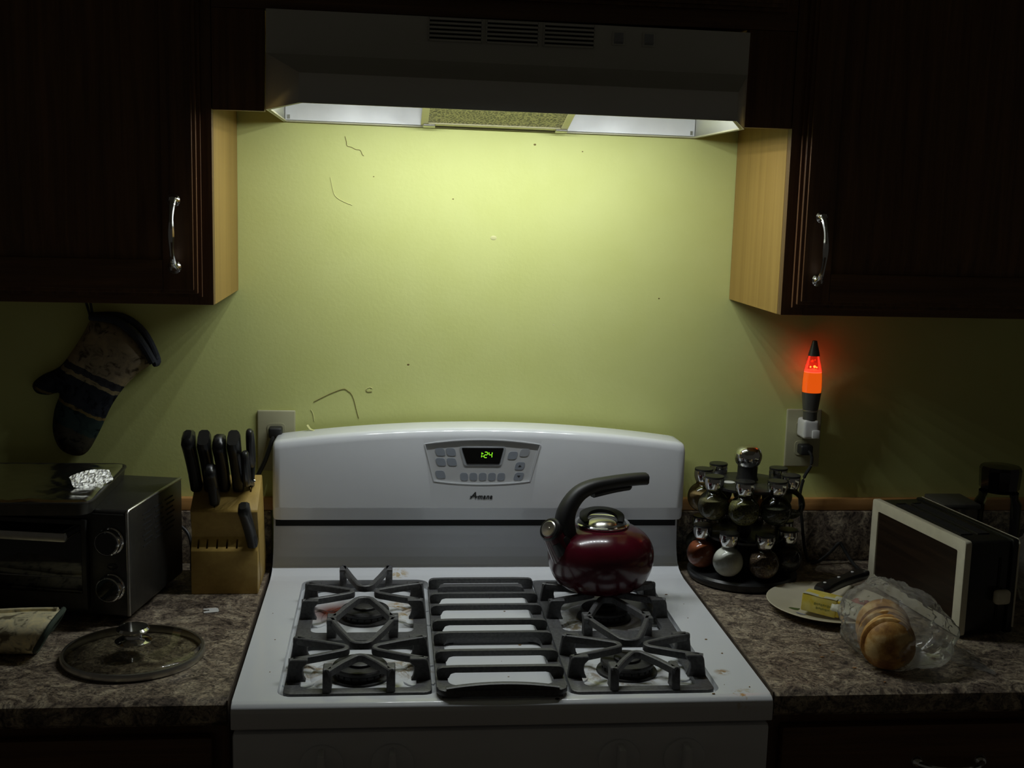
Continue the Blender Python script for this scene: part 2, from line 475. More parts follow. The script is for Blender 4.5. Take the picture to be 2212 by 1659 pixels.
# ------------------------------------------------------------------ wall cabinets
def bow_handle(parent, x, y, z0, z1, m):
    """arched bar pull with flared round feet; y is the door face"""
    mb = MB(); zc = (z0+z1)/2; h = (z1-z0)/2
    pts = []; sc = []
    for i in range(25):
        a = -1+2*i/24
        pts.append((x, y-0.006-0.022*(1-abs(a)**2.6), zc+a*h))
        sc.append(0.75+0.35*math.cos(a*PI)**2 + (0.5 if abs(a) > 0.93 else 0))
    mb.tube(pts, 0.0050, 10, scl=sc, up=(1, 0, 0))
    for z in (z0, z1):
        mb.lathe([(0, 0), (0.0105, 0), (0.0105, 0.003), (0.008, 0.006), (0.0055, 0.011), (0.0, 0.013)], n=20,
                 mat=Matrix.Translation((x, y, z)) @ Matrix.Rotation(PI/2, 4, 'X'))
    return obj('handle', mb, m, parent)
def raised_door(parent, x0, x1, z0, z1, yf, lit):
    """framed door with stepped outer edge and raised centre panel, front face at yf; lit = side with the handle"""
    mb = MB()
    mb.box(x0, x1, yf+0.012, yf+0.0195, z0, z1)                       # back layer
    e = 0.0055
    mb.box(x0+e, x1-e, yf+0.0045, yf+0.0125, z0+e, z1-e, 0.0015)         # mid step
    s = 0.058                                                          # stiles and rails
    for a in ((x0+2*e, x0+s, z0+2*e, z1-2*e), (x1-s, x1-2*e, z0+2*e, z1-2*e)):
        mb.box(a[0], a[1], yf, yf+0.006, a[2], a[3], 0.0015)
    d = obj('door', mb, OAK, parent, ang=25)
    BASE[d] = BASE[parent]
    for a, c in ((z0+2*e, z0+s), (z1-s, z1-2*e)):
        obj('door_rail', MB().box(x0+s, x1-s, yf, yf+0.006, a, c, 0.0015), OAKH, d, ang=25)
    p = s+0.006; q = s+0.04
    mb = MB()
    V = [mb.bm.verts.new(c) for c in ((x0+p, yf+0.0045, z0+p), (x1-p, yf+0.0045, z0+p), (x1-p, yf+0.0045, z1-p), (x0+p, yf+0.0045, z1-p),
         (x0+q, yf+0.0005, z0+q), (x1-q, yf+0.0005, z0+q), (x1-q, yf+0.0005, z1-q), (x0+q, yf+0.0005, z1-q))]
    for i in range(4):
        j = (i+1) % 4; mb.bm.faces.new((V[i], V[j], V[4+j], V[4+i]))
    mb.bm.faces.new(V[4:]); mb.bm.faces.new(list(reversed(V[:4])))
    obj('raised_panel', mb, OAK, d, ang=10)
    return d
CZ0, CZ1, CY = 1.4318, 2.15, -0.3107
XL, XR = -0.4595, 0.4691
wcl = thing('wall_cabinet', 'dark oak wall cabinet on the left, above the patterned oven mitt', 'cabinet', (-0.9, 0, CZ0))
obj('carcass', MB().box(-1.02, XL-0.002, CY+0.019, -0.0015, CZ0, CZ1), MAPLE, wcl)
obj('side_panel', MB().box(XL-0.002, XL, CY+0.019, -0.0015, CZ0, CZ1), MAPLE, wcl, label='pale wood side panel')
obj('stile', MB().box(XL-0.038, XL, CY, CY+0.019, CZ0, CZ1, 0.001), OAK, wcl)
obj('stile', MB().box(-1.02, -0.982, CY, CY+0.019, CZ0, CZ1, 0.001), OAK, wcl)
obj('bottom_rail', MB().box(-0.982, XL-0.038, CY, CY+0.019, CZ0, CZ0+0.038, 0.001), OAKH, wcl)
obj('bottom_rail', MB().box(-0.982, XL-0.038, CY, CY+0.019, CZ1-0.038, CZ1, 0.001), OAKH, wcl)
d = raised_door(wcl, -1.003, XL-0.0165, CZ0+0.0135, CZ1-0.013, CY-0.0205, 'r')
bow_handle(d, -0.5155, CY-0.0205, 1.4925, 1.5955, CHROME)
wcr = thing('wall_cabinet', 'dark oak wall cabinet on the right, above the plug-in orange lamp', 'cabinet', (0.9, 0, CZ0))
obj('carcass', MB().box(XR+0.002, 1.02, CY+0.019, -0.0015, CZ0, CZ1), MAPLE, wcr)
obj('side_panel', MB().box(XR, XR+0.002, CY+0.019, -0.0015, CZ0, CZ1), MAPLE, wcr, label='pale wood side panel')
obj('stile', MB().box(XR, XR+0.038, CY, CY+0.019, CZ0, CZ1, 0.001), OAK, wcr)
obj('stile', MB().box(0.982, 1.02, CY, CY+0.019, CZ0, CZ1, 0.001), OAK, wcr)
obj('bottom_rail', MB().box(XR+0.038, 0.982, CY, CY+0.019, CZ0, CZ0+0.038, 0.001), OAKH, wcr)
obj('bottom_rail', MB().box(XR+0.038, 0.982, CY, CY+0.019, CZ1-0.038, CZ1, 0.001), OAKH, wcr)
d = raised_door(wcr, XR+0.0165, 1.003, CZ0+0.0135, CZ1-0.013, CY-0.0205, 'l')
bow_handle(d, 0.5215, CY-0.0205, 1.4925, 1.5955, CHROME)
# short cabinet over the hood with a filler strip down either side
HT = 1.8905
wch = thing('wall_cabinet', 'short dark oak cabinet over the range hood between the two side cabinets', 'cabinet', (0.005, 0, HT))
obj('carcass', MB().box(XL+0.001, XR-0.001, CY+0.019, -0.0015, HT, CZ1), MAPLE, wch)
obj('bottom_rail', MB().box(XL+0.001, XR-0.001, CY, CY+0.019, HT, HT+0.040, 0.001), OAKH, wch)
obj('bottom_rail', MB().box(XL+0.001, XR-0.001, CY, CY+0.019, CZ1-0.038, CZ1, 0.001), OAKH, wch)
obj('stile', MB().box(XL+0.001, XL+0.039, CY, CY+0.019, HT+0.04, CZ1-0.038), OAK, wch)
obj('stile', MB().box(XR-0.039, XR-0.001, CY, CY+0.019, HT+0.04, CZ1-0.038), OAK, wch)
for a, c in ((XL+0.001, -0.3785), (0.3895, XR-0.001)):
    obj('filler_strip', MB().box(a, c, CY, CY+0.019, 1.7365, HT-0.0005, 0.0008), OAK, wch)
raised_door(wch, XL+0.02, 0.003, HT+0.028, CZ1-0.013, CY-0.0205, 'r')
raised_door(wch, 0.007, XR-0.02, HT+0.028, CZ1-0.013, CY-0.0205, 'r')

# ------------------------------------------------------------------ range hood (local coordinates, slightly out of level)
hood = thing('range_hood', 'white under-cabinet range hood lighting the wall over the stove', 'range hood', (0.0055, 0, 1.7355), (0, math.radians(0.45), 0))
mb = MB(); bm = mb.bm
P2 = [(-0.381, -0.002), (-0.381, -0.3214), (-0.3165, -0.5), (0.3165, -0.5), (0.381, -0.3214), (0.381, -0.002)]
bot = [bm.verts.new((x, y, 0)) for x, y in P2]
topz = [0.0855, 0.0855, 0.0415, 0.0415, 0.0855, 0.0855]
mid = [bm.verts.new((x, y, z)) for (x, y), z in zip(P2, topz)]
up = {i: bm.verts.new((P2[i][0], P2[i][1], 0.1515)) for i in (0, 1, 4, 5)}
for i in range(5):
    bm.faces.new((bot[i], bot[i+1], mid[i+1], mid[i]))
bm.faces.new((bot[5], bot[0], mid[0], mid[5]))
bm.faces.new((mid[1], mid[2], mid[3], mid[4]))
bm.faces.new((mid[0], mid[1], up[1], up[0])); bm.faces.new((mid[1], mid[4], up[4], up[1]))
bm.faces.new((mid[4], mid[5], up[5], up[4])); bm.faces.new((mid[5], mid[0], up[0], up[5])); bm.faces.new((up[0], up[1], up[4], up[5]))
sh = obj('hood_shell', mb, HOODW, hood, local=True, ang=12)
md = sh.modifiers.new('thickness', 'SOLIDIFY'); md.thickness = 0.0015; md.offset = -1
inner = [(x*0.994, y*0.994 if y < -0.1 else y-0.002) for x, y in P2]
obj('bottom_rim', MB().sweep([(x*0.990, y*0.991 if y < -0.1 else y-0.004, 0.0014) for x, y in P2], [(-0.0035, -0.0012), (0.0035, -0.0012), (0.0035, 0.0012), (-0.0035, 0.0012)], closed=True), TAN, hood, local=True)
HIN = simple('hood_liner_white', (0.86, 0.87, 0.88), 0.3, var=0.03)
obj('hood_liner', MB().box(-0.3785, 0.3785, -0.319, -0.0045, 0.078, 0.080), HIN, hood, local=True)
obj('back_liner', MB().box(-0.3785, 0.3785, -0.0058, -0.0046, 0.004, 0.078), HIN, hood, local=True)
for s in (-1, 1):
    obj('bracket_screw', MB().box(s*0.372-0.002, s*0.372+0.002, -0.008, -0.0058, 0.006, 0.013), STEEL, hood, local=True)
for k, (x0, x1) in enumerate(((-0.1315, -0.0487), (-0.0414, 0.0402), (0.049, 0.1292))):
    g = obj('vent_grille', MB().box(x0, x1, -0.3222, -0.3218, 0.1165, 0.1487), GAP, hood, local=True)
    BASE[g] = BASE[hood]
    for i in range(6):
        z = 0.1165+0.0322*i/5
        obj('louver_slat', MB().box(x0-0.0005, x1+0.0005, -0.3250, -0.3222, z-0.0017, z+0.0017, 0.0006, 1), HOODW, g, local=True)
    for x in (x0, x1):
        obj('grille_edge', MB().box(x-0.001, x+0.001, -0.3250, -0.3222, 0.1150, 0.1500), HOODW, g, local=True)
for x in (0.168, 0.2165):
    s = obj('rocker_switch', MB().box(x-0.0105, x+0.0105, -0.3235, -0.3215, 0.1215, 0.1435, 0.001), HOODW, hood, local=True)
    BASE[s] = BASE[hood]
    obj('rocker', MB().prism([(-0.3235, 0.124), (-0.3275, 0.127), (-0.3245, 0.141), (-0.3235, 0.141)], 'x', x-0.007, x+0.007), GREYBZ, s, local=True)
# grease filter, hung tilted behind the front lip
FMESH, t, b = nt('filter_mesh')
vo = N(t, 'ShaderNodeTexVoronoi', i_Scale=150.0, feature='DISTANCE_TO_EDGE'); t.links.new(coords(t, (1, 1.0, 1)), vo.inputs['Vector'])
r = ramp(t, [(0.03, (0.40, 0.36, 0.20)), (0.16, (0.10, 0.09, 0.05)), (0.40, (0.012, 0.011, 0.008))], vo.outputs['Distance'])
t.links.new(r.outputs[0], b.inputs['Base Color']); b.inputs['Metallic'].default_value = 0.5; b.inputs['Roughness'].default_value = 0.4
bump(t, b, vo.outputs['Distance'], 0.8, 0.003)
FRAMEY = simple('filter_frame', (0.50, 0.47, 0.28), 0.4, 0.35, var=0.05)
A = Vector((0, -0.026, 0.0075)); Bv = Vector((0, -0.29, 0.0705)); L = (Bv-A).length
fm = Matrix.Translation(A) @ Matrix.Rotation(-math.atan2(Bv.z-A.z, -(Bv.y-A.y)), 4, 'X') @ Matrix.Diagonal((1, -1, 1, 1))
gf = obj('grease_filter', MB().box(-0.122, 0.122, 0.010, L-0.010, -0.003, 0.001, mat=fm), FMESH, hood, local=True)
BASE[gf] = BASE[hood]
fr = MB()
for a in ((-0.134, -0.121, 0, L), (0.121, 0.134, 0, L), (-0.121, 0.121, 0, 0.011), (-0.121, 0.121, L-0.011, L)):
    fr.box(a[0], a[1], a[2], a[3], -0.0052, 0.004, 0.0008, 1, mat=fm)
obj('filter_frame', fr, FRAMEY, gf, local=True)
for x in (-0.118, 0.124):
    obj('filter_clip', MB().box(x-0.012, x+0.010, -0.004, 0.010, -0.0085, -0.0052, 0.001, 1, mat=fm), STEEL, gf, local=True)
# LED bar slung under the filter: this is the lamp that lights the whole scene
bar = obj('lamp_bar', MB().box(-0.29, 0.29, -0.255, -0.235, 0.0355, 0.0415, 0.001), WHITEP, hood, local=True)
BASE[bar] = BASE[hood]
LEDM = emit('led_light', LED_COLOR, LED_STRENGTH)
for i in range(9):
    x = -0.268+0.067*i
    obj('led', MB().lathe([(0, -0.0022), (0.005, -0.0018), (0.007, 0.0)], n=10, mat=Matrix.Translation((x, -0.245, 0.0350))), LEDM, bar, local=True)
for x in (-0.27, 0.27):
    obj('lamp_bracket', MB().box(x-0.006, x+0.006, -0.251, -0.239, 0.0415, 0.079), WHITEP, bar, local=True)

# ------------------------------------------------------------------ base cabinets and worktops
def worktop(x0, x1, lab, end):
    r = thing('countertop', lab, 'countertop', ((x0+x1)/2, -0.33, 0.876))
    prof = [(-0.0015, 0.876), (-0.0015, 0.914), (-0.625, 0.914), (-0.638, 0.9125), (-0.6465, 0.907), (-0.65, 0.898), (-0.649, 0.882), (-0.643, 0.876)]
    obj('worktop', MB().prism(prof, 'x', x0, x1), STONE, r)
    obj('backsplash', MB().box(x0, x1, -0.021, -0.0015, 0.914, 1.0155, 0.004), STONE, r)
    e = x1 if end > 0 else x0
    obj('end_edge', MB().box(min(e, e+end*0.002), max(e, e+end*0.002), -0.646, -0.0015, 0.8765, 0.9135), simple('worn_edge', (0.10, 0.075, 0.055), 0.7, var=0.4, scale=80), r)
    return r
worktop(-1.02, -0.400, 'mottled brown stone-look worktop left of the stove', 1)
worktop(0.3825, 1.12, 'mottled brown stone-look worktop right of the stove', -1)
def base_cab(x0, x1, lab, hx):
    r = thing('base_cabinet', lab, 'cabinet', ((x0+x1)/2, -0.3, 0))
    obj('carcass', MB().box(x0, x1, -0.585, -0.0015, 0.10, 0.8755), OAK, r)
    obj('toe_kick', MB().box(x0, x1, -0.53, -0.02, 0.0, 0.10), GAP, r)
    for a in (x0, x1-0.038): obj('stile', MB().box(a, a+0.038, -0.604, -0.585, 0.10, 0.8755, 0.001), OAK, r)
    for a in (0.10, 0.68, 0.8375): obj('rail', MB().box(x0+0.038, x1-0.038, -0.604, -0.585, a, a+0.038, 0.001), OAKH, r)
    d = obj('drawer', MB().box(x0+0.022, x1-0.022, -0.6235, -0.604, 0.70, 0.848, 0.004), OAKH, r)
    BASE[d] = BASE[r]
    mb = MB(); mb.tube([(hx-0.05+0.1*i/16, -0.6235-0.006-0.022*(1-abs(-1+2*i/16)**2.6), 0.788) for i in range(17)], 0.005, 10)
    for x in (hx-0.05, hx+0.05):
        mb.lathe([(0, 0), (0.0105, 0), (0.008, 0.006), (0.0, 0.012)], n=16, mat=Matrix.Translation((x, -0.6235, 0.788)) @ Matrix.Rotation(PI/2, 4, 'X'))
    obj('handle', mb, CHROME, d)
    raised_door(r, x0+0.022, x1-0.022, 0.118, 0.676, -0.6235, 'r')
base_cab(-1.0, -0.402, 'dark oak base cabinet under the left worktop', -0.70)
base_cab(0.385, 1.10, 'dark oak base cabinet under the right worktop', 0.669)

# ------------------------------------------------------------------ gas range
RX0, RX1 = -0.392, 0.3745
rng = thing('gas_range', 'white freestanding gas range with a green digital clock on its back panel', 'stove', (-0.0085, -0.35, 0))
obj('range_body', MB().box(RX0+0.004, RX1-0.004, -0.632, -0.03, 0.02, 0.874, 0.004), ENAMEL, rng)
obj('oven_door', MB().box(RX0+0.006, RX1-0.006, -0.662, -0.633, 0.18, 0.742, 0.006), ENAMEL, rng)
hb = MB().tube([(RX0+0.06, -0.70, 0.70), (RX1-0.06, -0.70, 0.70)], 0.011, 14)
for x in (RX0+0.08, RX1-0.08): hb.box(x-0.01, x+0.01, -0.70, -0.661, 0.692, 0.708, 0.002)
obj('oven_handle', hb, ENAMEL, rng)
obj('storage_drawer', MB().box(RX0+0.006, RX1-0.006, -0.660, -0.633, 0.03, 0.172, 0.005), ENAMEL, rng)
cp = obj('knob_panel', MB().box(RX0+0.001, RX1-0.001, -0.662, -0.632, 0.750, 0.8715, 0.006), ENAMEL, rng)
prof = [(-0.660, 0.8765), (-0.668, 0.880), (-0.6685, 0.904), (-0.666, 0.910), (-0.660, 0.9138), (-0.650, 0.9145), (-0.128, 0.9145), (-0.105, 0.9155), (-0.088, 0.9195),
        (-0.075, 0.9275), (-0.066, 0.940), (-0.0605, 0.957), (-0.057, 0.982), (-0.055, 1.012), (-0.055, 1.022), (-0.032, 1.022), (-0.032, 0.8765)]
ct = obj('cooktop', MB().prism(prof, 'x', RX0, RX1, 0.0018, 2), COOKTOP, rng, ang=40)
for x0, x1, y0, y1 in ((-0.333, -0.106, -0.6395, -0.126), (0.078, 0.304, -0.6475, -0.133)):
    carve(ct, MB().prism(round_rect(x0, x1, y0, y1, 0.022, 6), 'z', 0.9005, 0.93))
obj('gap_shade_strip', MB().box(RX0+0.004, RX1-0.004, -0.0590, -0.050, 0.9980, 1.0188), GAP, rng)  # black strip stands in for the gap and its shade below the back panel
obj('vent_screw', MB().lathe([(0, 0.0008), (0.003, 0.0006), (0.0035, 0)], (0.062, -0.6595, 0.9142), 12), BLACKM, rng)
BURN = [(-0.217, -0.290), (-0.219, -0.535), (0.193, -0.297), (0.187, -0.532)]
for i, (bx, by) in enumerate(BURN):
    # raised pressed ribs in the well around the burner
    wb = MB()
    wb.lathe([(0.074, 0.0), (0.070, 0.0022), (0.055, 0.0032), (0.049, 0.0010), (0.0, 0.0010)], (bx, by, 0.9005), 40)
    for sx in (-1, 1):
        for sy in (-1, 1):
            pts = smooth_path([(bx+sx*0.062, by+sy*0.020, 0.9012), (bx+sx*0.078, by+sy*0.040, 0.9012), (bx+sx*0.094, by+sy*0.030, 0.9012), (bx+sx*0.110, by+sy*0.036, 0.9012)], 4)
            wb.tube(pts, 0.0035, 8, scl=[(1, 0.6)]*len(pts))
    obj('pressed_ring', wb, COOKTOP, rng)
    bu = obj('burner', MB().lathe([(0.047, 0), (0.046, 0.003), (0.040, 0.004), (0.038, 0.006), (0.0375, 0.0105), (0.034, 0.011), (0.0, 0.011)], (bx, by, 0.9015), 40), BLACKM, rng)
    BASE[bu] = BASE[rng]
    sl = MB()
    for k in range(20):
        a = 2*PI*k/20
        sl.box(-0.0009, 0.0009, -0.0388, -0.036, 0.0062, 0.0102, mat=Matrix.Translation((bx, by, 0.9015)) @ Matrix.Rotation(a, 4, 'Z'))
    obj('flame_port', sl, GAP, bu, kind='stuff')
    obj('burner_cap', MB().lathe([(0.0, 0.0105), (0.0385, 0.0105), (0.0408, 0.0125), (0.0408, 0.0165), (0.039, 0.0185), (0.021, 0.0190), (0.0205, 0.0225), (0.018, 0.0240), (0.0, 0.0243)], (bx, by, 0.9015), 40), BLACKM, bu)
# control knobs
for x in (-0.268, -0.1695, 0.1535, 0.2485):
    km = Matrix.Translation((x, -0.662, 0.8235)) @ Matrix.Rotation(PI/2, 4, 'X')
    kn = obj('control_knob', MB().lathe([(0.0, 0.0), (0.0305, 0.0), (0.0300, 0.004), (0.0265, 0.0065), (0.0, 0.0075)], n=36, mat=km), ENAMEL, rng)
    BASE[kn] = BASE[rng]
    obj('knob_grip', MB().prism(round_poly([(-0.0062, -0.026), (0.0062, -0.026), (0.0045, 0.027), (-0.0045, 0.027)], 0.004), 'z', 0.005, 0.0300, 0.0025, 3, mat=km), ENAMEL, kn)
# back panel with its arched top
BX0, BX1, BF = -0.3895, 0.3735, -0.105
bc = (BX0+BX1)/2; bh = (BX1-BX0)/2
us = [-1, -0.9985, -0.994, -0.985] + [-0.96+1.92*i/40 for i in range(41)] + [0.985, 0.994, 0.9985, 1]
ins = {0: 0.010, 1: 0.006, 2: 0.0025, 3: 0.0006}
mb = MB(); rings = []
for k, u in enumerate(us):
    q = ins.get(min(k, len(us)-1-k), 0.0); zt = 1.1935-0.0265*u*u
    pr = [(-0.020, 1.019+q), (-0.093, 1.0190+q), (BF+0.0015+q, 1.0435), (BF+q, 1.0455), (BF+0.001+q, zt-0.016), (BF+0.0035+q, zt-0.006-q), (BF+0.009+q, zt-0.0012-q), (BF+0.017+q, zt-q), (-0.020, zt-0.002-q)]
    rings.append([mb.bm.verts.new((bc+u*bh, y, z)) for y, z in pr])
for A, Bq in zip(rings, rings[1:]):
    for j in range(9): mb.bm.faces.new((A[j], A[(j+1) % 9], Bq[(j+1) % 9], Bq[j]))
mb.bm.faces.new(rings[0]); mb.bm.faces.new(list(reversed(rings[-1])))
bgd = obj('back_panel', mb, ENAMEL, rng, ang=22)
top = [(-0.1145+(0.2126)*i/12, 1.1650+0.0085*(1-(i/6-1)**2)) for i in range(13)]
bott = [(0.0803-(0.1771)*i/12, 1.0955-0.0060*(1-(i/6-1)**2)) for i in range(13)]
rec = top+bott
carve(bgd, MB().prism(rec, 'y', BF-0.02, BF+0.0085))
def shrink(poly, d):
    c = Vector((sum(p[0] for p in poly)/len(poly), sum(p[1] for p in poly)/len(poly)))
    return [((p[0]-c.x)*(1-d)+c.x, (p[1]-c.y)*(1-d)+c.y) for p in poly]
pan = obj('control_panel', MB().prism(shrink(rec, 0.01), 'y', -0.0975, -0.0955), PANELW, rng)
BASE[pan] = BASE[rng]
pan['label'] = 'recessed control panel with clock and keypad'
obj('panel_rim', MB().sweep([(x, BF+0.0053, z) for x, z in rec], [(-0.0009, -0.0006), (0.0009, -0.0006), (0.0009, 0.0006), (-0.0009, 0.0006)], up=(0, 1, 0), closed=True), ENAMEL, pan)
obj('display_bezel', MB().prism(round_poly([(-0.0510, 1.1600), (0.0348, 1.1600), (0.0264, 1.1248), (-0.0416, 1.1248)], 0.004), 'y', -0.0986, -0.0974), GREYBZ, pan)
dsp = obj('clock_display', MB().prism(round_poly([(-0.0469, 1.1580), (0.0308, 1.1580), (0.0234, 1.1280), (-0.0370, 1.1280)], 0.002), 'y', -0.0992, -0.0985), DGLASS, pan)
SEG = {'a': ((0, 1), (1, 1)), 'b': ((1, .5), (1, 1)), 'c': ((1, 0), (1, .5)), 'd': ((0, 0), (1, 0)), 'e': ((0, 0), (0, .5)), 'f': ((0, .5), (0, 1)), 'g': ((0, .5), (1, .5))}
def digit(x0, segs, w=0.0058, h=0.0104, z0=1.1400):
    mb = MB()
    for sname in segs:
        (a, b_), (c, d_) = SEG[sname]
        sh_ = 0.0008
        pa = Vector((x0+a*w+b_*sh_, -0.0996, z0+b_*h)); pb = Vector((x0+c*w+d_*sh_, -0.0996, z0+d_*h)); dv = (pb-pa).normalized()*0.0007
        mb.sweep([pa+dv, pb-dv], [(-0.00062, -0.0002), (0.00062, -0.0002), (0.00062, 0.0002), (-0.00062, 0.0002)], up=(0, -1, 0))
    return mb
obj('digit', digit(-0.0160, 'bc'), GREENLED, pan)
cm = MB()
for z in (1.1425, 1.1475): cm.box(-0.0082, -0.0068, -0.0998, -0.0994, z-0.0007, z+0.0007)
obj('colon', cm, GREENLED, pan)
obj('digit', digit(-0.0055, 'abged'), GREENLED, pan)
obj('digit', digit(0.0030, 'fgbc'), GREENLED, pan)
def button(x, z, lean, w=0.0172, h=0.0145, arrow=0, m=GREYB):
    p = [(x-w/2-lean*h/2, z-h/2), (x+w/2-lean*h/2, z-h/2), (x+w/2+lean*h/2, z+h/2), (x-w/2+lean*h/2, z+h/2)]
    o = obj('keypad_button', MB().prism(round_poly(p, 0.0055, 4), 'y', -0.0981, -0.0974), m, pan)
    if arrow:
        BASE[o] = BASE[rng]
        obj('arrow_mark', MB().prism([(x-0.003, z-arrow*0.0014), (x+0.003, z-arrow*0.0014), (x, z+arrow*0.0020)], 'y', -0.0984, -0.0980), INK, pan)
for x, z in ((-0.0860, 1.1500), (-0.0664, 1.1500), (-0.0845, 1.1314), (-0.0645, 1.1314), (-0.0849, 1.1077)): button(x, z, -0.28)
for i in range(5): button(-0.0412+0.0171*i, 1.1038, 0.0 if i == 2 else (0.06*(i-2)), w=0.0142)
button(0.0475, 1.1440, 0.28); button(0.0695, 1.1494, 0.28, m=GREYBZ)
button(0.0614, 1.1243, 0.28, arrow=1); button(0.0599, 1.1046, 0.28, arrow=-1)
pan.location.y -= 0.005
lm = Matrix.Translation((-0.0078, BF-0.0002, 1.0662)) @ Matrix.Rotation(PI/2, 4, 'X')
tx = text_mb('mana', 0.0125, 0.30, 0.00042, 0.0002, 1.14)
bmesh.ops.transform(tx.bm, matrix=lm @ Matrix.Translation((0.0055, 0, 0)) @ Matrix.Diagonal((0.92, 1, 1, 1)), verts=tx.bm.verts)
ta = text_mb('A', 0.0165, 0.36, 0.00045, 0.0002)
bmesh.ops.transform(ta.bm, matrix=lm @ Matrix.Translation((-0.0160, 0.0022, 0)), verts=ta.bm.verts)
me_ = bpy.data.meshes.new('t'); ta.bm.to_mesh(me_); tx.bm.from_mesh(me_); bpy.data.meshes.remove(me_)
tx.box(-0.0295, -0.0135, BF-0.0005, BF-0.0001, 1.0664, 1.0675)
obj('lettering', tx, INK, rng, flat=True, label='dark slanted lettering')

# ------------------------------------------------------------------ cast iron grates
def leg(mb, x, y, dx, dy, zt, wb_=0.028, wt=0.016, th=0.0125, z0=0.914):
    """tapering upright; (dx, dy) points towards the burner"""
    a = math.atan2(dy, dx); h = zt-z0
    poly = [(-0.005, 0), (wb_-0.004, 0), (wt+0.005, h*0.15), (wt+0.003, h*0.42), (wt+0.004, h*0.66), (wt+0.010, h*0.84), (wt+0.010, h), (0.004, h), (0.0008, h-0.002), (-0.001, h-0.006)]
    mb.prism(poly, 'y', -th/2, th/2, 0.0012, 1, mat=Matrix.Translation((x, y, z0)) @ Matrix.Rotation(a, 4, 'Z'))
SECB = [(-0.0042, -0.0055), (0.0042, -0.0055), (0.0046, -0.001), (0.0040, 0.0042), (0.0022, 0.0055), (-0.0022, 0.0055), (-0.0040, 0.0042), (-0.0046, -0.001)]
def vee(mb, A, T, Bp, zt, rw=0.010):
    """bar from leg top A to the rounded tip T and back to leg top Bp"""
    A, T, Bp = Vector(A), Vector(T), Vector(Bp)
    d = (T-(A+Bp)/2).normalized(); n = Vector((-d.y, d.x))
    if (A-Bp).dot(n) < 0: n = -n
    pts = [A, A+(T+n*rw-A)*0.5, T+n*rw-d*0.006, T+n*rw*0.55-d*0.0012, T, T-n*rw*0.55-d*0.0012, T-n*rw-d*0.006, Bp+(T-n*rw-Bp)*0.5, Bp]
    pts = [Vector((p.x, p.y, zt-0.0055)) for p in pts]
    mb.sweep(pts, SECB, up=(0, 0, 1))
def side_grate(lab, x0, x1, y0, y1, cx, cyr, cyf, zt=0.9475):
    g = thing('burner_grate', lab, 'grate', ((x0+x1)/2, (y0+y1)/2, 0.9005), group=None)
    fr = obj('frame', MB().prism(round_rect(x0, x1, y0, y1, 0.012, 4), 'z', 0.9075, 0.9155, 0.0022, 2), IRON, g)
    ym = (cyr+cyf)/2
    for a, b_ in ((ym+0.018, y1-0.020), (y0+0.018, ym-0.016)):
        carve(fr, MB().prism(round_rect(x0+0.022, x1-0.022, a, b_, 0.014, 5), 'z', 0.89, 0.93))
    for x in (x0+0.012, x1-0.012):
        for y in (y0+0.012, y1-0.012): obj('foot', MB().lathe([(0, 0), (0.006, 0), (0.007, 0.008), (0, 0.008)], (x, y, 0.9006), 12), IRON, g)
    def fing(A, dA, T, Bp, dB):
        mb = MB(); leg(mb, *A, *dA, zt); leg(mb, *Bp, *dB, zt); vee(mb, A, T, Bp, zt); obj('finger', mb, IRON, g)
    for cy, fy, ry in ((cyr, None, y1), (cyf, y0, None)):
        fing((x0+0.006, cy+0.046), (1, 0), (cx-0.0205, cy+0.004), (x0+0.006, cy-0.042), (1, 0))
        fing((x1-0.006, cy+0.046), (-1, 0), (cx+0.0205, cy+0.004), (x1-0.006, cy-0.042), (-1, 0))
        if ry: fing((cx-0.041, ry-0.007), (0, -1), (cx, cy+0.030), (cx+0.041, ry-0.007), (0, -1))
        if fy: fing((cx-0.045, fy+0.007), (0, 1), (cx, cy-0.026), (cx+0.045, fy+0.007), (0, 1))
    mb = MB(); a = (cx-0.049, ym); c = (cx+0.049, ym)
    for p in (a, c):
        leg(mb, p[0], p[1]+0.004, 0, 1, zt, 0.012, 0.006, 0.015); leg(mb, p[0], p[1]+0.004, 0, -1, zt, 0.016, 0.006, 0.015)
    vee(mb, a, (cx, cyr-0.028), c, zt, 0.013); vee(mb, a, (cx, cyf+0.022), c, zt, 0.013)
    obj('centre_finger', mb, IRON, g)
    return g
side_grate('grey cast iron grate over the two left burners', -0.325, -0.114, -0.632, -0.132, -0.2180, -0.284, -0.540)
side_grate('grey cast iron grate over the two right burners, under the kettle', 0.086, 0.297, -0.639, -0.140, 0.1935, -0.291, -0.540)
cg = thing('centre_grate', 'narrow ladder-like cast iron grate between the two burner grates', 'grate', (-0.015, -0.40, 0.9145))
GX0, GX1, GY0, GY1 = -0.1085, 0.0785, -0.657, -0.188
fr = obj('frame', MB().prism(round_rect(GX0, GX1, GY0, GY1, 0.016, 5), 'z', 0.9180, 0.9270, 0.0025, 2), IRON, cg)
carve(fr, MB().prism(round_rect(GX0+0.017, GX1-0.017, GY0+0.020, -0.450, 0.016, 5), 'z', 0.90, 0.94))
carve(fr, MB().prism(round_rect(GX0+0.017, GX1-0.017, -0.434, GY1-0.016, 0.016, 5), 'z', 0.90, 0.94))
for x in (GX0+0.02, GX1-0.02):
    for y in (GY0+0.008, GY1-0.008, -0.442): obj('foot', MB().box(x-0.014, x+0.014, y-0.004, y+0.004, 0.9146, 0.919, 0.001, 1), IRON, cg)
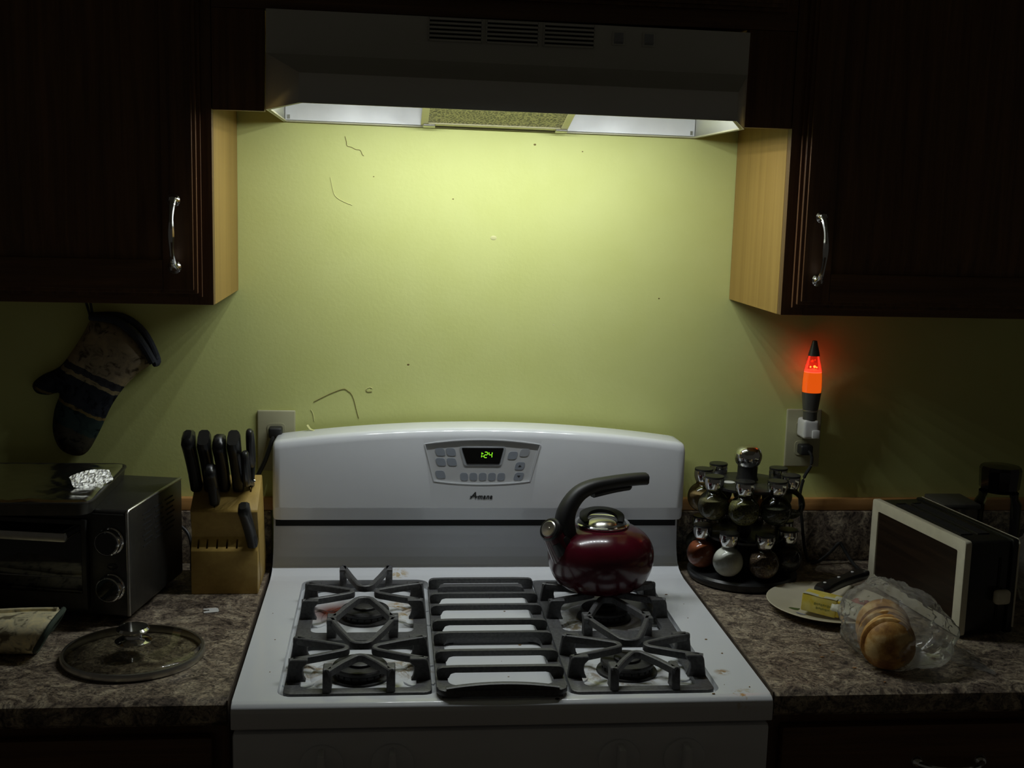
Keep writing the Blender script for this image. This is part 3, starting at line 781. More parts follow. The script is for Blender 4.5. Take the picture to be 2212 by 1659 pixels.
for i, y in enumerate((-0.215, -0.287, -0.345, -0.416, -0.478, -0.546, -0.608)):
    zt = 0.9465 if i in (0, 4) else 0.9440
    o = round_poly([(GX0+0.001, 0.9255), (GX0+0.001, zt-0.001), (GX0+0.03, zt), (GX1-0.03, zt), (GX1-0.001, zt-0.001), (GX1-0.001, 0.9255), (GX1-0.019, 0.9255), (GX1-0.020, zt-0.0085), (GX0+0.020, zt-0.0085), (GX0+0.019, 0.9255)], 0.008, 4)
    obj('bar', MB().prism(o, 'y', y-0.0042, y+0.0042, 0.0014, 1), IRON, cg)
mb = MB(); pts = []
for i in range(17):
    q = -1+2*i/16; pts.append((-0.015+q*0.080, GY0+0.006+0.002*(1-q*q), 0.926+0.0055*(1-q*q)))
mb.sweep(pts, SECB, scl=[(1.2, 0.8)]*17); obj('front_bar', mb, IRON, cg)

# ------------------------------------------------------------------ kettle
KX, KY, KZ = 0.1895, -0.262, 0.9478
ket = thing('tea_kettle', 'dark red whistling tea kettle with black handle on the rear right burner', 'kettle', (KX, KY, KZ))
kb = [(0, 0.0005), (0.062, 0.0005), (0.066, 0.002), (0.078, 0.012), (0.087, 0.028), (0.0915, 0.045), (0.0925, 0.060), (0.0900, 0.074), (0.0830, 0.087), (0.0720, 0.0975), (0.0590, 0.1050), (0.0470, 0.1090), (0.0, 0.109)]
cur = [tuple(p)[:2] for p in smooth_path([(r, z, 0) for r, z in kb[2:12]], 5)]
obj('kettle_body', MB().lathe([kb[0], kb[1]]+cur+[(0, 0.109)], (KX, KY, KZ), 64), REDEN, ket)
az = Vector((-0.93, -0.37, 0)).normalized(); sd = Vector((-az.y, az.x, 0)); K0 = Vector((KX, KY, KZ))
def KP(a, z, s=0): return K0 + az*a + sd*s + Vector((0, 0, z))
sp = [KP(0.070, 0.062), KP(0.084, 0.083), KP(0.094, 0.099), KP(0.100, 0.109)]
obj('spout', MB().tube(sp, 0.0205, 20, scl=[1.25, 1.08, 0.96, 0.9]), REDEN, ket)
ax = (KP(0.100, 0.109)-KP(0.090, 0.0935)).normalized()
c = KP(0.1005, 0.1100)
rot = Vector((0, 0, 1)).rotation_difference(Vector((-0.65, -0.60, 0.47)).normalized()).to_matrix().to_4x4()
wc = obj('spout_cap', MB().lathe([(0, -0.012), (0.0185, -0.012), (0.0205, -0.004), (0.0205, 0.004), (0.018, 0.0075), (0.0145, 0.0082), (0, 0.0082)], n=28, mat=Matrix.Translation(c) @ rot), BLACKP, ket)
BASE[wc] = BASE[ket]
obj('whistle_disc', MB().lathe([(0.0, 0.0095), (0.0025, 0.0095), (0.003, 0.0088), (0.0125, 0.0098), (0.0142, 0.0086), (0.0142, 0.0075), (0, 0.0075)], n=28, mat=Matrix.Translation(c) @ rot), STEEL, wc)
# handle: black collar round the spout, rising and arching back over the lid
hs = [(-0.5, -1), (0.5, -1), (0.85, -0.7), (1, 0), (0.85, 0.7), (0.5, 1), (-0.5, 1), (-0.85, 0.7), (-1, 0), (-0.85, -0.7)]
hp = smooth_path([KP(0.058, 0.060), KP(0.068, 0.090), KP(0.0745, 0.120), KP(0.069, 0.145), KP(0.050, 0.168), KP(0.022, 0.1795), KP(-0.020, 0.1835), KP(-0.062, 0.1845), KP(-0.090, 0.1835)], 5)
n = len(hp); sc = []
for i in range(n):
    q = i/(n-1)
    wd = 0.0170 if q < 0.2 else 0.0170-0.004*min(1, (q-0.2)/0.3)
    tk = 0.0165 if q < 0.25 else 0.0165-0.0055*min(1, (q-0.25)/0.45)
    if i == n-1: wd *= 0.55; tk *= 0.5
    sc.append((wd, tk))
mb = MB().sweep(hp, hs, up=tuple(sd), scl=[(b_, a) for a, b_ in sc])
hd = obj('handle', mb, BLACKR, ket, ang=50)
BASE[hd] = BASE[ket]
gp = smooth_path([KP(0.022, 0.1665), KP(-0.020, 0.1715), KP(-0.055, 0.1735)], 5)
obj('grip_pad', MB().sweep(gp, hs, up=(0, 0, 1), scl=[(0.0105, 0.0065)]*(len(gp)-1)+[(0.007, 0.004)]), BLACKR, hd)
obj('spout_collar', MB().sweep([KP(0.050, 0.030), KP(0.068, 0.058), KP(0.080, 0.080), KP(0.091, 0.096)], hs, up=tuple(sd), scl=[(0.008, 0.010), (0.021, 0.020), (0.0228, 0.0225), (0.0195, 0.0195)]), BLACKP, hd, ang=60)
ld = obj('lid', MB().lathe([(0, 0.1085), (0.0470, 0.1085), (0.0482, 0.1105), (0.0482, 0.1140), (0.0462, 0.1158), (0.0440, 0.1150), (0.0425, 0.1138), (0.0, 0.1138)], (KX, KY, KZ), 48), CHROME, ket)
BASE[ld] = BASE[ket]
obj('lid_plate', MB().lathe([(0.0422, 0.1139), (0.0415, 0.1152), (0.0, 0.1160)], (KX, KY, KZ), 40), BLACKP, ld)
obj('lid_dome', MB().lathe([(0.0285, 0.1155), (0.0250, 0.1195), (0.0170, 0.1228), (0.008, 0.1242), (0.0, 0.1245)], (KX-0.002, KY-0.008, KZ), 40), simple('satin_chrome', (0.66, 0.64, 0.58), 0.24, 1.0, var=0.03), ld)
bp = []; sc = []
for i in range(21):
    q = i/20; a = math.radians(-28+236*q)
    bp.append(K0 + Vector((0.0325*math.cos(a), 0.0310*math.sin(a)-0.002, 0.1180+0.0110*math.sin(PI*q)**0.8)))
    sc.append((0.55+0.55*math.sin(PI*q), 0.7+0.5*math.sin(PI*q)))
obj('lid_grip', MB().sweep(bp, [(-0.0090, -0.0030), (0.0090, -0.0030), (0.0085, 0.0022), (0.0060, 0.0032), (-0.0060, 0.0032), (-0.0085, 0.0022)], up=(0, 0, 1), scl=sc), simple('matt_black_grip', (0.008, 0.008, 0.008), 0.6, spec=0.2), ld, ang=50)

# ------------------------------------------------------------------ wall outlets and what is plugged in
def outlet(lab, x, z):
    o = thing('wall_outlet', lab, 'outlet', (x, 0, z))
    obj('cover_plate', MB().box(x-0.0355, x+0.0355, -0.0062, -0.0002, z-0.058, z+0.058, 0.0028, 3), TAN, o)
    for s in (1, -1):
        r = obj('receptacle', MB().prism(round_rect(x-0.0165, x+0.0165, z+s*0.0195-0.0140, z+s*0.0195+0.0140, 0.007, 5), 'y', -0.0078, -0.006), TAN, o)
        BASE[r] = BASE[o]
        for dx in (-0.0063, 0.0063):
            obj('slot', MB().box(x+dx-0.0009, x+dx+0.0009, -0.0080, -0.0077, z+s*0.0195-0.002, z+s*0.0195+0.006), GAP, r)
    obj('screw', MB().lathe([(0, 0.0012), (0.003, 0.0008), (0.0035, 0)], n=12, mat=Matrix.Translation((x, -0.0062, z)) @ Matrix.Rotation(PI/2, 4, 'X')), TAN, o)
outlet('ivory outlet plate behind the knife block, left of the stove', -0.391, 1.149)
outlet('ivory outlet plate holding the orange lamp, right of the stove', 0.6325, 1.1605)
def cord(lab, plug, pts, r=0.0032, dirn='down'):
    t = thing('power_cord', lab, 'cord', plug)
    x, y, z = plug
    pb = MB().box(x-0.0125, x+0.0125, -0.034, -0.0083, z-0.010, z+0.010, 0.004, 3)
    obj('plug', pb, BLACKR, t)
    obj('cable', MB().tube(smooth_path(pts, 6), r, 8), BLACKR, t)
cord('thick black cord and plug behind the knives', (-0.391, -0.008, 1.1685), [(-0.393, -0.028, 1.166), (-0.398, -0.034, 1.150), (-0.410, -0.034, 1.115), (-0.424, -0.033, 1.085), (-0.436, -0.032, 1.05), (-0.442, -0.030, 1.0), (-0.442, -0.028, 0.95), (-0.445, -0.029, 0.9185)], 0.0042)
cord('black cord and plug below the orange lamp, running down behind the spice rack', (0.6325, -0.008, 1.1410), [(0.634, -0.030, 1.142), (0.641, -0.036, 1.132), (0.640, -0.038, 1.112), (0.629, -0.036, 1.088), (0.624, -0.033, 1.05), (0.632, -0.031, 1.0), (0.640, -0.034, 0.945), (0.648, -0.040, 0.9185)])
t = thing('power_cord', 'looped black toaster cord behind the plate', 'cord', (0.70, -0.05, 0.914))
obj('cable', MB().tube(smooth_path([(0.652, -0.044, 0.9178), (0.666, -0.046, 0.921), (0.688, -0.046, 0.939), (0.704, -0.046, 0.957), (0.710, -0.048, 0.955), (0.718, -0.062, 0.938), (0.727, -0.085, 0.922), (0.735, -0.120, 0.9178), (0.752, -0.140, 0.9178)], 6), 0.0032, 8), BLACKR, t)
t = thing('power_cord', 'black cord curving down between the toaster oven and the knife block', 'cord', (-0.55, -0.10, 0.914))
obj('cable', MB().tube(smooth_path([(-0.575, -0.066, 1.004), (-0.560, -0.064, 0.999), (-0.545, -0.070, 0.985), (-0.5385, -0.078, 0.960), (-0.5385, -0.080, 0.935), (-0.539, -0.072, 0.9178), (-0.532, -0.045, 0.9178), (-0.500, -0.032, 0.9178), (-0.452, -0.0275, 0.9178)], 6), 0.0030, 8), BLACKR, t)

# plug-in glitter lamp
nl = thing('night_light', 'small plug-in glitter lamp glowing orange and red above the right outlet', 'night light', (0.6325, -0.036, 1.16))
nx, ny = 0.6325, -0.036
LIQ = emit('orange_liquid', (1.0, 0.125, 0.006), 0.70, (0.3, 0.08, 0.01))
WAX = emit('bright_wax', (1.0, 0.11, 0.05), 1.3, (0.5, 0.1, 0.05))
SPARK = emit('hot_wax', (1.0, 0.045, 0.006), 32.0, (0.5, 0.1, 0.05))
REDGL = thin_glass('red_tinted_glass', (0.95, 0.55, 0.50), 0.06, 1.5, haze=0.22, hazecol=(0.8, 0.25, 0.2))
BASEM = simple('dark_grey_lamp_base', (0.12, 0.12, 0.11), 0.35, 0.4, var=0.1)
wb = MB().box(nx-0.0155, nx+0.0155, -0.050, -0.0083, 1.1665, 1.2045, 0.006, 3)
w = obj('plug_body', wb, WHITEP, nl); BASE[w] = BASE[nl]
obj('switch', MB().box(nx+0.001, nx+0.0155, -0.0545, -0.0495, 1.1690, 1.1850, 0.0015), WHITEP, w)
obj('lamp_base', MB().lathe([(0, 1.204), (0.0135, 1.204), (0.0135, 1.219), (0.0150, 1.226), (0.0185, 1.2560), (0.0185, 1.2575), (0, 1.2575)], (nx, ny, 0), 28), BASEM, nl)
obj('base_ring', MB().lathe([(0.0138, 1.2195), (0.0148, 1.2205), (0.0150, 1.2225), (0.0138, 1.2235)], (nx, ny, 0), 28), STEEL, nl)
obj('orange_liquid', MB().lathe([(0, 1.2578), (0.0178, 1.2578), (0.0184, 1.264), (0.0180, 1.282), (0.0170, 1.2965), (0, 1.2965)], (nx, ny, 0), 28), LIQ, nl)
obj('glowing_wax', MB().lathe([(0, 1.2967), (0.0168, 1.2967), (0.0162, 1.3005), (0.006, 1.3025), (0, 1.304)], (nx, ny, 0), 24), WAX, nl)
mb = MB()
for dx, dz, r_ in ((0.002, 1.3075, 0.0026), (-0.006, 1.3070, 0.0018), (0.0065, 1.3060, 0.0016)): mb.ball((nx+dx, ny-0.002, dz), r_, 6)
obj('floating_wax', mb, SPARK, nl, kind='stuff')
obj('glass_globe', MB().lathe([(0.0183, 1.2576), (0.0190, 1.264), (0.0186, 1.282), (0.0174, 1.2985)], (nx, ny, 0), 28), GLASS, nl)
obj('red_globe_top', MB().lathe([(0.0174, 1.2985), (0.0168, 1.303), (0.0140, 1.315), (0.0110, 1.3290)], (nx, ny, 0), 28), REDGL, nl)
obj('lamp_cap', MB().lathe([(0, 1.3285), (0.0112, 1.3285), (0.0108, 1.332), (0.0055, 1.353), (0.0045, 1.3575), (0, 1.3585)], (nx, ny, 0), 24), BASEM, nl)

# ------------------------------------------------------------------ oven mitts
def cloth(name, origin, axis, stops, nscale=90, rough=0.95, spot=None):
    m, t, b = nt(name)
    geo = t.nodes.new('ShaderNodeNewGeometry')
    sub = N(t, 'ShaderNodeVectorMath', operation='SUBTRACT'); sub.inputs[1].default_value = origin; t.links.new(geo.outputs['Position'], sub.inputs[0])
    dt = N(t, 'ShaderNodeVectorMath', operation='DOT_PRODUCT'); dt.inputs[1].default_value = axis; t.links.new(sub.outputs[0], dt.inputs[0])
    n1 = N(t, 'ShaderNodeTexNoise', i_Scale=nscale, i_Detail=4.0); t.links.new(geo.outputs['Position'], n1.inputs['Vector'])
    ad = N(t, 'ShaderNodeMath', operation='MULTIPLY_ADD'); ad.inputs[1].default_value = 0.03; t.links.new(n1.outputs[0], ad.inputs[0]); t.links.new(dt.outputs['Value'], ad.inputs[2])
    r = ramp(t, stops, ad.outputs[0]); r.color_ramp.interpolation = 'CONSTANT'
    n2 = N(t, 'ShaderNodeTexNoise', i_Scale=55.0, i_Detail=5.0, i_Distortion=1.0); t.links.new(geo.outputs['Position'], n2.inputs['Vector'])
    r2 = ramp(t, [(0.36, (0.12, 0.10, 0.08)), (0.46, (0.8, 0.8, 0.8)), (0.7, (1.2, 1.15, 1.0))], n2.outputs[0])
    mx = N(t, 'ShaderNodeMix', data_type='RGBA', blend_type='MULTIPLY'); mx.inputs[0].default_value = 0.85
    t.links.new(r.outputs[0], mx.inputs[6]); t.links.new(r2.outputs[0], mx.inputs[7]); t.links.new(mx.outputs[2], b.inputs['Base Color'])
    b.inputs['Roughness'].default_value = rough; b.inputs['Specular IOR Level'].default_value = 0.1
    bump(t, b, n2.outputs[0], 0.4, 0.002)
    return m
hm = thing('oven_mitt', 'patterned oven mitt hanging by its loop on the wall under the left cabinet', 'oven mitt', (-0.72, -0.012, 1.12))
cl = smooth_loop([(-0.716, 1.379, 0), (-0.676, 1.369, 0), (-0.640, 1.341, 0), (-0.616, 1.300, 0), (-0.640, 1.276, 0), (-0.664, 1.252, 0), (-0.690, 1.215, 0), (-0.712, 1.168, 0), (-0.735, 1.128, 0),
                  (-0.757, 1.119, 0), (-0.785, 1.132, 0), (-0.797, 1.165, 0), (-0.793, 1.205, 0), (-0.783, 1.236, 0), (-0.803, 1.233, 0), (-0.824, 1.237, 0), (-0.830, 1.253, 0), (-0.812, 1.270, 0), (-0.781, 1.286, 0), (-0.756, 1.318, 0), (-0.736, 1.350, 0)], 4)
pm = pillow([(p.x, p.y) for p in cl], 0.020, 0.030, 0.0055, 0.28)
bmesh.ops.transform(pm.bm, matrix=Matrix(((1, 0, 0, 0), (0, 0, -1, -0.0105), (0, 1, 0, 0), (0, 0, 0, 1))), verts=pm.bm.verts)
axis = Vector((-0.45, 0, -0.89)).normalized()*3.4
MITT = cloth('mitt_print', (-0.665, 0, 1.365), tuple(axis), [(0.0, (0.33, 0.27, 0.18)), (0.36, (0.05, 0.05, 0.06)), (0.405, (0.30, 0.25, 0.15)), (0.43, (0.028, 0.033, 0.045)), (0.60, (0.20, 0.15, 0.06)), (0.62, (0.03, 0.05, 0.05)), (0.74, (0.06, 0.055, 0.04)), (0.90, (0.03, 0.07, 0.055))])
NAVY = simple('navy_binding', (0.032, 0.036, 0.050), 0.85, var=0.2, scale=150)
obj('mitt_body', pm, MITT, hm, ang=70)
cp_ = smooth_path([(-0.722, -0.024, 1.3805), (-0.676, -0.026, 1.374), (-0.638, -0.026, 1.344), (-0.611, -0.024, 1.297)], 5)
obj('cuff_binding', MB().tube(cp_, 0.0075, 10), NAVY, hm)
cp_ = smooth_path([(-0.722, -0.010, 1.3805), (-0.668, -0.010, 1.380), (-0.630, -0.010, 1.352), (-0.606, -0.012, 1.302), (-0.611, -0.020, 1.295)], 5)
obj('cuff_binding', MB().tube(cp_, 0.0065, 10), NAVY, hm)
obj('hanging_loop', MB().tube(smooth_path([(-0.722, -0.020, 1.381), (-0.727, -0.020, 1.400), (-0.730, -0.022, 1.415), (-0.726, -0.023, 1.4195), (-0.722, -0.022, 1.414), (-0.720, -0.020, 1.398), (-0.718, -0.018, 1.381)], 5), 0.0024, 8), NAVY, hm)
hk = thing('cup_hook', 'small hook under the left cabinet that holds the oven mitt', 'hook', (-0.726, -0.023, 1.4315))
obj('hook_wire', MB().tube(smooth_path([(-0.726, -0.034, 1.4316), (-0.726, -0.034, 1.424), (-0.726, -0.032, 1.4175), (-0.726, -0.026, 1.4135), (-0.726, -0.019, 1.4165), (-0.726, -0.017, 1.421)], 5), 0.0011, 8), STEEL, hk)

lm_ = thing('oven_mitt', 'cream printed oven mitt lying on the left worktop beside the glass lid', 'oven mitt', (-0.80, -0.455, 0.914))
CREAM = cloth('cream_print', (-0.9, 0, 0.9), (1, 0, 0), [(0.0, (0.78, 0.70, 0.46)), (0.5, (0.80, 0.71, 0.47))])
def mitt_pt(u, a, k):
    """u 0 = cuff opening, 1 = tip off to the left; k scales the section"""
    sq = 1-0.35*u
    ry, rz = 0.047*k*(1-0.15*u), 0.0300*k*sq
    lean = 0.018*math.sin(a)*(1-u)
    wob = 1+0.06*math.sin(3*a+5*u)+0.04*noise.noise(Vector((u*7, math.cos(a)*2, math.sin(a)*2)))
    zz = 0.9145+0.0300*sq*1.05+rz*math.sin(a)*wob
    return Vector((-0.690+lean-0.33*u, -0.455+ry*math.cos(a)*wob+0.02*u, max(0.9146, zz)))
obj('mitt_body', MB().grid(lambda i, j: mitt_pt(i, 2*PI*j, 1.0), 26, 41), CREAM, lm_, ang=80).modifiers.new('thickness', 'SOLIDIFY').thickness = 0.004
bmesh_ring = [mitt_pt(0, 2*PI*j/40, 0.985)+Vector((0.001, 0, 0.0032 if math.sin(2*PI*j/40) < -0.5 else 0)) for j in range(40)]
obj('cuff_binding', MB().tube(bmesh_ring, 0.0042, 8, closed=True, up=(1, 0, 0)), simple('green_binding', (0.05, 0.07, 0.05), 0.85, var=0.2), lm_)
obj('cuff_fold', MB().tube(smooth_path([mitt_pt(0.02, 1.2, 1.03), mitt_pt(0.18, 1.0, 1.06), mitt_pt(0.42, 1.15, 1.05), mitt_pt(0.7, 1.3, 1.02)], 5), 0.0045, 8), CREAM, lm_)

# ------------------------------------------------------------------ toaster oven with foil-covered tray
tr = math.radians(-11)
to = thing('toaster_oven', 'dark steel toaster oven at the left edge, with two round knobs', 'toaster oven', (-0.592, -0.345, 0.914), (0, 0, tr))
L = dict(local=True)
TW, TD, T0, T1 = 0.43, 0.235, 0.012, 0.190
obj('oven_body', MB().box(-TW, 0, 0, TD, T0, T1, 0.006, 3), DSTEEL, to, **L)
obj('front_panel', MB().box(-0.0625, -0.004, -0.003, 0.001, T0+0.004, T1-0.007, 0.001), DSTEEL, to, **L)
obj('edge_highlight', MB().tube([(-0.0022, -0.0005, T0+0.003), (-0.0022, -0.0005, T1-0.004), (-0.002, 0.003, T1-0.0015), (-0.002, TD-0.004, T1-0.0015)], 0.0028, 10, up=(1, 0, 0)), STEEL, to, **L)  # lighter steel tube put in for the highlight on the bevelled edges
dr = obj('door_frame', MB().box(-TW+0.015, -0.066, -0.012, -0.0005, T0+0.012, T1-0.016, 0.003), DSTEEL, to, **L); BASE[dr] = BASE[to]
obj('door_glass', MB().box(-TW+0.035, -0.074, -0.0132, -0.0118, T0+0.040, T1-0.024), DGLASS, dr, **L)
obj('door_handle', MB().box(-TW+0.06, -0.086, -0.042, -0.034, 0.1445, 0.1600, 0.003, 2), STEEL, dr, **L)
for x in (-TW+0.07, -0.092):
    obj('handle_post', MB().tube([(x, -0.012, 0.1525), (x, -0.038, 0.1525)], 0.0075, 14), CHROME, dr, **L)
obj('rack_wire', MB().tube([(-TW+0.036, -0.0137, 0.078), (-0.076, -0.0137, 0.078)], 0.0008, 6), STEEL, dr, **L)
for z in (0.1400, 0.0630):
    kmx = Matrix.Translation((-0.0285, -0.003, z)) @ Matrix.Rotation(PI/2, 4, 'X')
    k = obj('oven_knob', MB().lathe([(0, 0), (0.0225, 0), (0.0225, 0.0035), (0.0208, 0.005), (0.0205, 0.017), (0.0190, 0.0185), (0.0, 0.0185)], n=36, mat=kmx), CHROME, to, **L); BASE[k] = BASE[to]
    obj('knob_face', MB().lathe([(0, 0.0186), (0.0186, 0.0186), (0.0172, 0.0205), (0.0, 0.0208)], n=36, mat=kmx), DGLASS, k, **L)
obj('indicator_lamp', MB().lathe([(0, 0.0015), (0.0045, 0.0012), (0.006, 0.0)], n=20, mat=Matrix.Translation((-0.0270, -0.003, 0.097)) @ Matrix.Rotation(PI/2, 4, 'X') @ Matrix.Diagonal((1.5, 1, 1, 1))), DGLASS, to, **L)
vs = MB()
for i in range(7):
    for j in range(3):
        z = 0.168-0.009*i; y = 0.055+0.050*j+0.006*(i % 2)
        vs.box(0.0000, 0.0006, y, y+0.034, z-0.0012, z+0.0012)
obj('vent_slots', vs, GAP, to, kind='stuff', **L)
for x in (-TW+0.03, -0.03):
    for y in (0.03, TD-0.03): obj('foot', MB().lathe([(0, 0), (0.009, 0), (0.011, 0.0125), (0, 0.0125)], (x, y, 0.0003), 14), BLACKR, to, **L)
tz = 0.914+T1
ty = thing('baking_tray', 'dark metal baking tray resting on the toaster oven', 'tray', (-0.80, -0.24, tz))
TRAYM = simple('dark_tray_metal', (0.09, 0.085, 0.075), 0.4, 0.7, var=0.2)
mb = MB(); mb.prism(round_rect(-0.965, -0.648, -0.374, -0.108, 0.022, 5), 'z', tz+0.0003, tz+0.004)
obj('tray_base', mb, TRAYM, ty)
rim = [(x, y, tz+0.012) for x, y in round_rect(-0.966, -0.647, -0.375, -0.107, 0.022, 5)]
obj('tray_rim', MB().sweep(rim, [(-0.002, -0.0115), (0.0012, -0.0115), (0.004, 0.007), (0.0065, 0.008), (0.006, 0.010), (0.001, 0.0095)], closed=True), TRAYM, ty)
fo = thing('foil_sheet', 'crumpled aluminium foil covering the baking tray', 'foil', (-0.80, -0.24, tz+0.02))
FX0, FX1, FY0, FY1 = -0.966, -0.6475, -0.3745, -0.1075
def foil_pt(u, v_):
    x = FX0+(FX1-FX0)*u; y = FY0+(FY1-FY0)*v_
    q = Vector((x*32, y*32, 0)); q2 = Vector((x*85, y*85, 3))
    zz = tz+0.0230+0.0040*abs(noise.noise(q*0.55))+0.0005*noise.noise(q2)
    e = min(u, 1-u, v_*0.85, (1-v_)*0.85)
    if e < 0.02: zz -= (0.02-e)/0.02*0.0035
    return Vector((x, y, zz))
obj('foil', MB().grid(foil_pt, 90, 80), FOIL, fo)
fn = Vector((0.50, -0.56, 0.66)).normalized(); f1 = Vector((0.70, 0.715, 0)).normalized(); f2 = fn.cross(f1)
def fold_pt(u, v_):
    a, c = (u-0.5)*0.074, (v_-0.5)*0.022*(0.55+0.9*math.sin(PI*(0.12+0.76*u)))
    p = Vector((-0.668, -0.262, tz+0.0325))+f1*a+f2*c
    return p+fn*(0.0022*abs(noise.noise(Vector((a*120, c*200, 2))))+0.0010*noise.noise(Vector((a*300, c*300, 7))))
obj('foil_fold', MB().grid(fold_pt, 26, 12), DULLFOIL, fo, flat=True).modifiers.new('thickness', 'SOLIDIFY').thickness = 0.0004

# ------------------------------------------------------------------ glass lid, bread clip
gl = thing('pot_cover', 'round glass pot lid with steel rim and knob lying on the left worktop', 'lid', (-0.560, -0.479, 0.914))
gx, gy, gz = -0.560, -0.479, 0.9142
obj('steel_rim', MB().lathe([(0.0985, 0.0), (0.1035, 0.0), (0.1050, 0.003), (0.1050, 0.0085), (0.1035, 0.0115), (0.1000, 0.0118), (0.0990, 0.0100), (0.0985, 0.0)], (gx, gy, gz), 64), STEEL, gl)
dome = [(0.1000, 0.0105)] + [(0.1*math.sin(a), 0.0105+0.013*math.cos(a)) for a in [PI/2*(1-i/14) for i in range(1, 14)]] + [(0, 0.0235)]
obj('glass_dome', MB().lathe(dome, (gx, gy, gz), 64), LIDGLASS, gl, ang=60)
kb_ = obj('knob', MB().lathe([(0, 0.0236), (0.0265, 0.0224), (0.0270, 0.0250), (0.0215, 0.0280), (0.0135, 0.0305), (0.0125, 0.0340), (0.0160, 0.0375), (0.0235, 0.0400), (0.0245, 0.0430), (0.0215, 0.0460), (0.0, 0.0475)], (gx, gy, gz), 40), CHROME, gl)
bc_ = thing('bread_clip', 'small white plastic bread clip on the worktop near the knife block', 'bread clip', (-0.4745, -0.284, 0.9142))
clip = [(-0.012, -0.010), (0.010, -0.010), (0.013, -0.006), (0.013, 0.007), (0.009, 0.011), (-0.010, 0.011), (-0.012, 0.007), (-0.006, 0.004), (-0.003, 0.0045), (-0.0015, 0.0015), (-0.003, -0.0015), (-0.006, -0.001), (-0.012, -0.004)]
obj('clip', MB().prism(clip, 'z', 0.0002, 0.0012, mat=Matrix.Translation((-0.4745, -0.284, 0.9142)) @ Matrix.Rotation(0.25, 4, 'Z')), WHITEP, bc_)

# ------------------------------------------------------------------ knife block and knives
kbk = thing('knife_block', 'pale wooden knife block left of the stove', 'knife block', (-0.462, -0.13, 0.914))
prof = [(-0.199, 0.9143), (-0.199, 0.992), (-0.183, 1.014), (-0.187, 1.028), (-0.199, 1.062), (-0.1965, 1.066), (-0.124, 1.111), (-0.119, 1.109), (-0.056, 0.930), (-0.056, 0.9143)]
blk = obj('block', MB().prism(prof, 'x', -0.520, -0.4055, 0.0015, 2), BLOCKW, kbk)
DK = Vector((0, -0.512, 0.859))
def along(base, dist): return Vector(base)+DK*dist
kr = Matrix.Rotation(math.atan2(0.512, 0.859), 4, 'X')
def slot(x, y, z, ln, depth=0.07):
    return MB().box(-0.0016, 0.0016, -ln/2, ln/2, -depth, 0.03, mat=Matrix.Translation((x, y, z)) @ kr)
KN = [(-0.5155, -0.148, 1.0965), (-0.4925, -0.148, 1.0965), (-0.4675, -0.148, 1.0965), (-0.4430, -0.148, 1.0965), (-0.4800, -0.180, 1.0765)]
for p in KN: carve(blk, slot(*p, 0.030))
carve(blk, slot(-0.4215, -0.146, 1.0975, 0.034))
LS = [-0.508, -0.493, -0.476, -0.459, -0.442, -0.4145]
for x in LS: carve(blk, slot(x, -0.191, 1.003, 0.016, 0.05))
obj('block_joint', MB().box(-0.4056, -0.4049, -0.0006, 0.0006, -0.05, 0.05, mat=Matrix.Translation((0, -0.172, 0.965)) @ Matrix.Rotation(math.radians(17), 4, 'X')), CRK, kbk)
HB = [(-0.5, -1), (0.5, -1), (0.9, -0.75), (1, 0), (0.9, 0.75), (0.5, 1), (-0.5, 1), (-0.9, 0.75), (-1, 0), (-0.9, -0.75)]
def knife(lab, base, ln, w, dpt, bl, dx=0.0, square=False):
    k = thing('kitchen_knife', lab, 'knife', base)
    n_ = 14; pts = []; sc = []
    for i in range(n_+1):
        q = i/n_
        pts.append(along(base, 0.0012+ln*q)+Vector((dx*q, -0.006*q*q, 0)))
        e = 1.0
        if q > 0.93: e = 0.86 if square else 0.55
        bulge = 1+0.16*math.sin(q*2*PI*0.9+2.4)+0.20*(q > 0.72)*(q-0.72)/0.28
        sc.append((w*e*(0.92+0.10*q), dpt*bulge*e))
    obj('handle', MB().sweep(pts, HB, up=(0, 0.859, 0.512), scl=sc), BLACKP, k, ang=50)
    bb = MB().box(-0.0008, 0.0008, -bl, bl, -0.055, 0.004, mat=Matrix.Translation(base) @ kr)
    obj('blade', bb, CHROME, k)
knife('black-handled knife in the upper slots, leftmost and standing highest', KN[0], 0.122, 0.0112, 0.0150, 0.011, -0.004)
knife('black-handled knife in the upper slots, second from the left, with squared end', KN[1], 0.116, 0.0112, 0.0150, 0.011, -0.001, True)
knife('black-handled knife in the upper slots, third from the left', KN[2], 0.113, 0.0112, 0.0148, 0.011, -0.001)
knife('black-handled knife in the upper slots, fourth from the left, beside the scissors', KN[3], 0.116, 0.0112, 0.0150, 0.011, -0.001, True)
knife('short black-handled knife in the block, in front of the four tall handles', KN[4], 0.082, 0.0095, 0.0110, 0.009, -0.002)
knife('black steak knife in the lowest slot row, at the right front corner of the block', (-0.4145, -0.191, 1.003), 0.096, 0.0098, 0.0105, 0.006, -0.010)
scs = thing('kitchen_scissors', 'black-handled kitchen scissors at the right end of the knife block', 'scissors', (-0.4215, -0.146, 1.0975))
sb = Vector((-0.4215, -0.146, 1.0975)); NK = Vector((0, 0.859, 0.512))
for off, d0, ln, dx in ((0.0165, 0.073, 0.038, 0.002), (-0.0165, 0.056, 0.034, -0.004)):
    c = sb+DK*d0+NK*off+Vector((dx, 0, 0))
    lp = [c+DK*ln*math.cos(2*PI*i/28)+NK*0.0135*math.sin(2*PI*i/28) for i in range(28)]
    h = obj('finger_loop', MB().tube(lp, 0.0060, 10, closed=True, up=(1, 0, 0)), BLACKP, scs)
    obj('loop_shank', MB().tube([c-DK*ln, sb+DK*0.010+NK*off*0.25, sb+DK*0.0015], 0.0058, 10, up=(1, 0, 0)), BLACKP, scs)
